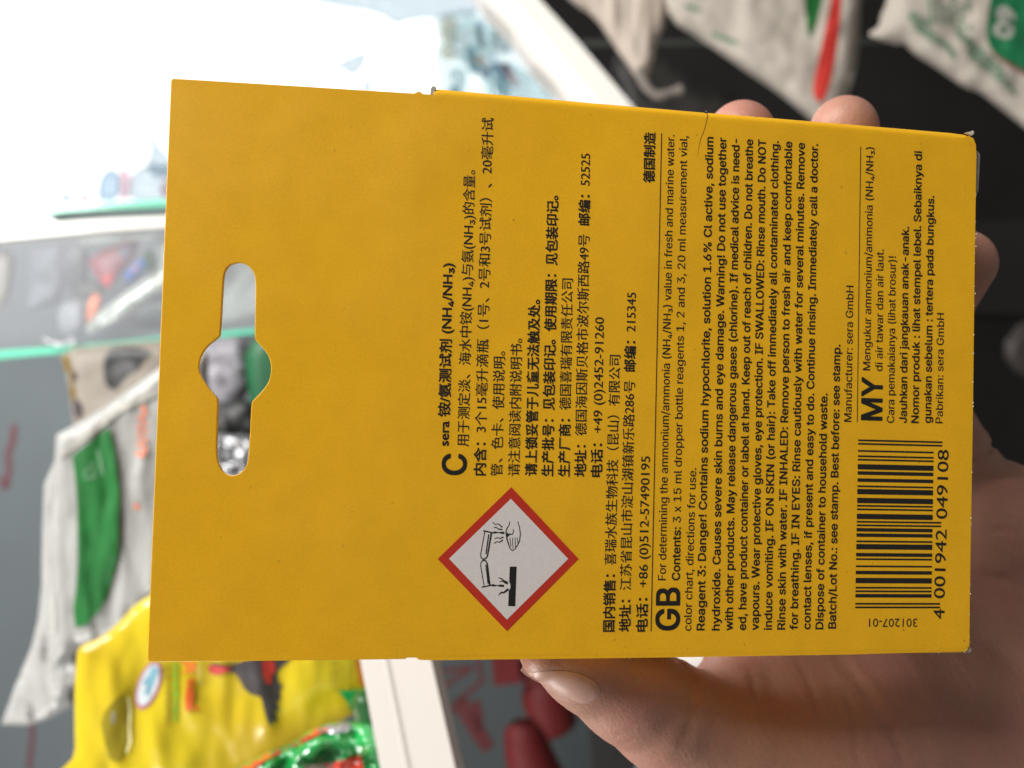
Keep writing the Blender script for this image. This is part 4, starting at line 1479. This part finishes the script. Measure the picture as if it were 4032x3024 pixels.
ygreen = mat('olive_green_lettering', (0.22, 0.42, 0.02), rough=0.4)
ydark = mat('olive_lettering', (0.32, 0.26, 0.012), rough=0.4)
yred = mat('red_lettering', (0.62, 0.11, 0.015), rough=0.4)
dashes(659, 2615, 2850, 12, 14, 34, 8, ydark, b_, yb)
dashes(692, 2612, 2832, 24, 14, 30, 8, ygreen, b_, yb)
for q in ([(722, 2600), (748, 2640), (722, 2650)], [(745, 2600), (765, 2622), (755, 2645)], [(732, 2678), (765, 2668), (766, 2690), (738, 2697)],
          [(732, 2702), (762, 2700), (764, 2745), (758, 2798), (730, 2800), (727, 2750)], [(768, 2782), (782, 2796)]):
    decal('red_letter', stroke_poly(q, 14) if len(q) < 4 else q, b_, yred, yb, step=14)
dashes(789, 2600, 2700, 9, 20, 40, 14, ydark, b_, yb)
# printed dark bird with red comb and wing
decal('printed_bird', [(830, 2610), (900, 2620), (1000, 2590), (1150, 2590), (1105, 2628), (1088, 2650), (1095, 2690), (1115, 2700), (1098, 2718), (1104, 2750), (1085, 2765), (1100, 2790), (1080, 2800), (1097, 2845), (1078, 2832), (1066, 2862), (1050, 2835),
                       (1040, 2800), (1030, 2750), (1018, 2740), (985, 2732), (960, 2710), (945, 2680), (925, 2650), (880, 2645), (850, 2640)], b_, M['grey_bird'], yb, step=16, lift=0.5)
decal('bird_red', [(816, 2618), (850, 2622), (900, 2628), (912, 2635), (880, 2652), (845, 2658), (822, 2645)], b_, M['red'], yb, lift=0.8)
decal('bird_red', [(1032, 2600), (1078, 2600), (1085, 2640), (1070, 2660), (1068, 2695), (1050, 2692), (1035, 2660)], b_, M['red'], yb, lift=0.8)
for x in (1298, 1320, 1345, 1372):
    dashes(x, 2600, 2720, 7, 8, 20, 12, ydark, b_, yb, slant=0.06)
decal('orange_mark', [(1395, 2595), (1425, 2595), (1440, 2700), (1412, 2695)], b_, mat('amber_print', (0.45, 0.16, 0.01), rough=0.4), yb)
decal('green_corner', [(1331, 2719), (1500, 2712), (1500, 2840), (1388, 2815), (1372, 2770)], b_, M['gfoil'], yb)

# green and red foil pack in front
gb = bagthing('foil_bag', 'glossy green and red foil bag at the bottom edge in front of the yellow bag', 'bag', [(914, 3035), (1030, 2968), (1147, 2930), (1230, 2865), (1330, 2838), (1400, 2840), (1500, 2850), (1530, 3150), (820, 3150)], 236, 16, M['gfoil'], roll=70, wrinkle=4.5, wscale=0.011, seed=9, step=16)
b_ = bvh_of(gb)
decal('red_band', [(900, 3040), (1040, 2960), (1150, 2925), (1235, 2862), (1300, 2868), (1190, 2925), (1060, 2985), (960, 3050)], b_, M['rfoil'], gb)
decal('red_band', [(1330, 2998), (1420, 2975), (1440, 3060), (1300, 3060), (1280, 3010)], b_, M['rfoil'], gb)
decal('silver_crimp', [(1240, 2880), (1290, 2850), (1350, 2822), (1395, 2835), (1370, 2880), (1310, 2890)], b_, M['silver'], gb)
decal('pale_panel', [(1200, 3015), (1330, 2998), (1340, 3060), (1180, 3060)], b_, M['beige'], gb)
for (x, y, a, b2, an) in ((1062, 3008, 26, 16, 0.4), (1200, 3022, 24, 12, 1.1), (1300, 2935, 9, 30, 0.15), (1350, 2870, 26, 14, 0.2), (1015, 3030, 14, 7, 0.8), (1168, 2938, 16, 6, -0.4)):
    pass
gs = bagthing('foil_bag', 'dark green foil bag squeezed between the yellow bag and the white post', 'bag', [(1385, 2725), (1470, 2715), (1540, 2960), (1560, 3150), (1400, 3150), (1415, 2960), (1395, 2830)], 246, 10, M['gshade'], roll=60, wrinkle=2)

# white corner post below the tab, two faces with a seam
wpst = empty('white_post', loc=at(1600, 2800, 225))
tag(wpst, 'white painted shelf post with a grey seam slanting below the tab', 'post')
prism('post_strip', [(1330, 2200), (1420, 2610), (1500, 3040), (1580, 3400), (1680, 3400), (1602, 3040), (1518, 2610), (1420, 2200)], 222, 236, M['white_paint'], wpst)
prism('seam', [(1420, 2200), (1518, 2610), (1602, 3040), (1680, 3400), (1700, 3400), (1618, 3040), (1530, 2610), (1432, 2200)], 221.85, 236, mat('seam_grey', (0.66, 0.65, 0.62), rough=0.6), wpst)
prism('post_strip', [(1432, 2200), (1530, 2610), (1618, 3040), (1700, 3400), (1890, 3400), (1796, 3040), (1700, 2610), (1600, 2200)], 222, 236, M['white_paint'], wpst)

# ---- sacks at the upper right
s1 = bagthing('cloth_sack', 'off-white cloth sack with a twisted tied corner above the box', 'sack',
              [(1980, -420), (2180, -60), (2281, 35), (2310, 45), (2361, 94), (2396, 149), (2445, 219), (2500, 296), (2525, 345), (2548, 375), (2545, 340), (2552, 300), (2575, 239), (2585, 174), (2624, 99), (2650, -60), (2720, -420)],
              620, 30, M['weave_pink'], roll=90, wrinkle=5, wscale=0.014, wdir=(1.7, 0.2), seed=3, step=18)
decal('blue_print', [(2188, -30), (2225, -30), (2240, 22), (2226, 35), (2205, 20)], bvh_of(s1), M['blue'], s1)


def cord(name, px, d, r, material, parent=None):
    pts = [at(x, y, d) for x, y in px]
    vs, fs = [], []
    n = 8
    for i, p in enumerate(pts):
        e = (pts[min(i + 1, len(pts) - 1)] - pts[max(0, i - 1)]).normalized()
        u = e.cross(Vector((0, 1, 0))).normalized()
        w = e.cross(u)
        rr_ = r * (1 + 0.25 * math.sin(i * 2.1))
        for j in range(n):
            t = 2 * math.pi * j / n
            vs.append(p + (u * math.cos(t) + w * math.sin(t)) * rr_ / 1000)
    for i in range(len(pts) - 1):
        for j in range(n):
            fs.append((i * n + j, i * n + (j + 1) % n, (i + 1) * n + (j + 1) % n, (i + 1) * n + j))
    return mesh_obj(name, vs, fs, material, parent, True)


cord('twisted_tail', [(2515, 270), (2532, 320), (2555, 352), (2580, 375), (2602, 378), (2630, 366), (2660, 360), (2682, 352)], 610, 3.4, mat('grey_twine', (0.20, 0.18, 0.16), rough=0.9), s1)
s2 = bagthing('woven_sack', 'white woven sack with a red stripe and a green leaf print above the fingertips', 'sack',
              [(2480, -500), (2600, -60), (2640, 85), (2735, 142), (2825, 203), (2952, 291), (3056, 359), (3183, 463), (3230, 500), (3330, 430), (3338, 378), (3370, 289), (3383, 181), (3392, 0), (3396, -60), (3400, -500)],
              600, 30, M['weave'], roll=70, wrinkle=3, wscale=0.008, seed=5, step=22)
b_ = bvh_of(s2)
decal('red_stripe', [(3272, -40), (3312, -40), (3312, 0), (3302, 136), (3282, 260), (3264, 339), (3244, 395), (3222, 404), (3202, 375), (3200, 335), (3222, 240), (3244, 136), (3275, 0)], b_, M['red'], s2, smooth_n=1)
decal('green_leaf', [(3166, -40), (3242, -40), (3228, 40), (3210, 100), (3190, 152), (3178, 110), (3172, 40)], b_, M['green'], s2)
for (x, y, l) in ((2700, 20, 55), (2800, 130, 60), (2850, 150, 50)):
    decal('faint_lettering', stroke_poly([(x, y), (x + l, y + l * 0.4)], 16), b_, M['palegreen'], s2)
decal('hem', stroke_poly([(2645, 96), (2740, 152), (2830, 213), (2950, 296), (3060, 368), (3180, 460)], [14, 14, 14, 16, 22, 26]), b_, mat('hem_white', (0.44, 0.45, 0.47), rough=0.6), s2)
s3 = bagthing('woven_sack', 'woven sack with green print and the number 60 in the upper right corner', 'sack',
              [(3600, -560), (3500, -80), (3492, 10), (3468, 60), (3462, 105), (3410, 135), (3470, 160), (3540, 178), (3558, 170), (3600, 215), (3680, 262), (3806, 352), (3848, 355), (3933, 422), (4032, 500), (4240, 690), (4700, 500), (4600, -560)],
              540, 26, M['weave'], roll=110, wrinkle=3, wscale=0.008, seed=8, step=22)
b_ = bvh_of(s3)
decal('green_panel', [(3905, -60), (3892, 60), (3886, 105), (3888, 160), (3900, 190), (3933, 226), (4000, 262), (4100, 320), (4200, 330), (4200, -60)], b_, mat('deep_green_panel', (0.008, 0.155, 0.06), rough=0.4, var=0.1, vscale=20), s3)
decal('red_edge', stroke_poly([(3912, 208), (3940, 232), (4010, 270), (4110, 330)], [8, 16, 18, 18]), b_, M['maroon'], s3, lift=0.7)
gv, gf = glyphs('60', 'sans')
x0, x1 = min(p[0] for p in gv), max(p[0] for p in gv)
xm, ym = (x0 + x1) / 2, max(p[1] for p in gv) / 2
ca, sa = math.cos(math.radians(99)), math.sin(math.radians(99))
vv, ff_ = [], []
for (dx, dy) in ((0, 0), (.05, 0), (-.05, 0), (0, .045), (0, -.045), (.04, .04), (-.04, .04), (.04, -.04), (-.04, -.04)):
    k = len(vv)
    for x, y in gv:
        X, Y = (x + dx - xm) * 140, -(y + dy - ym) * 128
        vv.append((3957 + X * ca - Y * sa, 88 + X * sa + Y * ca))
    ff_ += [tuple(i + k for i in t) for t in gf]
drape('number_60', vv, ff_, b_, mat('number_white', (0.50, 0.50, 0.46), rough=0.5), s3, lift=1.0)


def rows(parent, host, x0, y0, ux, uy, ln, vx, vy, nrow, w, material, name):
    for r in range(nrow):
        a = 0
        while a < ln:
            seg = rr.uniform(18, 50)
            px, py = x0 + vx * r + ux * a, y0 + vy * r + uy * a
            if rr.random() < 0.86:
                decal(name, stroke_poly([(px, py), (px + ux * seg, py + uy * seg)], w * rr.uniform(0.7, 1.1)), host, material, parent, step=16)
            a += seg + rr.uniform(5, 14)


rows(s3, b_, 3545, 20, 0.83, 0.55, 200, -0, 0, 1, 17, M['palegreen'], 'green_lettering')
rows(s3, b_, 3580, 65, 0.80, 0.60, 190, 12, 22, 3, 16, M['palegreen'], 'green_lettering')
rows(s3, b_, 3760, 110, 0.76, 0.64, 250, 8, 26, 4, 16, M['palegreen'], 'green_lettering')
rows(s3, b_, 3660, -10, 0.10, 0.99, 70, 0, 0, 1, 15, M['palegreen'], 'green_lettering')
for k in range(5):
    rows(s3, b_, 3690 + 30 * k, -30, 0.06, 0.99, 90 + 14 * k, 0, 0, 1, 15, M['palegreen'], 'green_lettering')

# dark counter things behind the sacks
tag(prism('metal_rail', [(2290, 158), (3480, 148), (3480, 172), (2290, 182)], 900, 906, mat('dull_rail', (0.045, 0.05, 0.045), rough=0.4)), 'thin dull green metal rail crossing the dark gap between the sacks', 'rail')
tag(prism('crate', [(3700, 880), (4400, 850), (4400, 1250), (3700, 1230)], 1100, 1200, mat('dark_grey_crate', (0.022, 0.021, 0.020), rough=0.5)), 'dark grey crate in the gloom beside the little finger', 'crate')
bagthing('dark_bag', 'dark brown bag in the gloom right of the barcode', 'bag', [(3930, 1380), (4032, 1240), (4300, 1200), (4300, 1560), (4020, 1500)], 800, 20, mat('dark_brown_bag', (0.045, 0.036, 0.033), rough=0.5), roll=60)
bagthing('dark_bag', 'dark patterned bag above the box under the tied sack', 'bag', [(2380, 180), (2600, 200), (2900, 400), (3100, 520), (2500, 520)], 1000, 20, mat('dark_pattern_bag', (0.022, 0.02, 0.018), rough=0.5, var=0.5, vscale=40), roll=60)
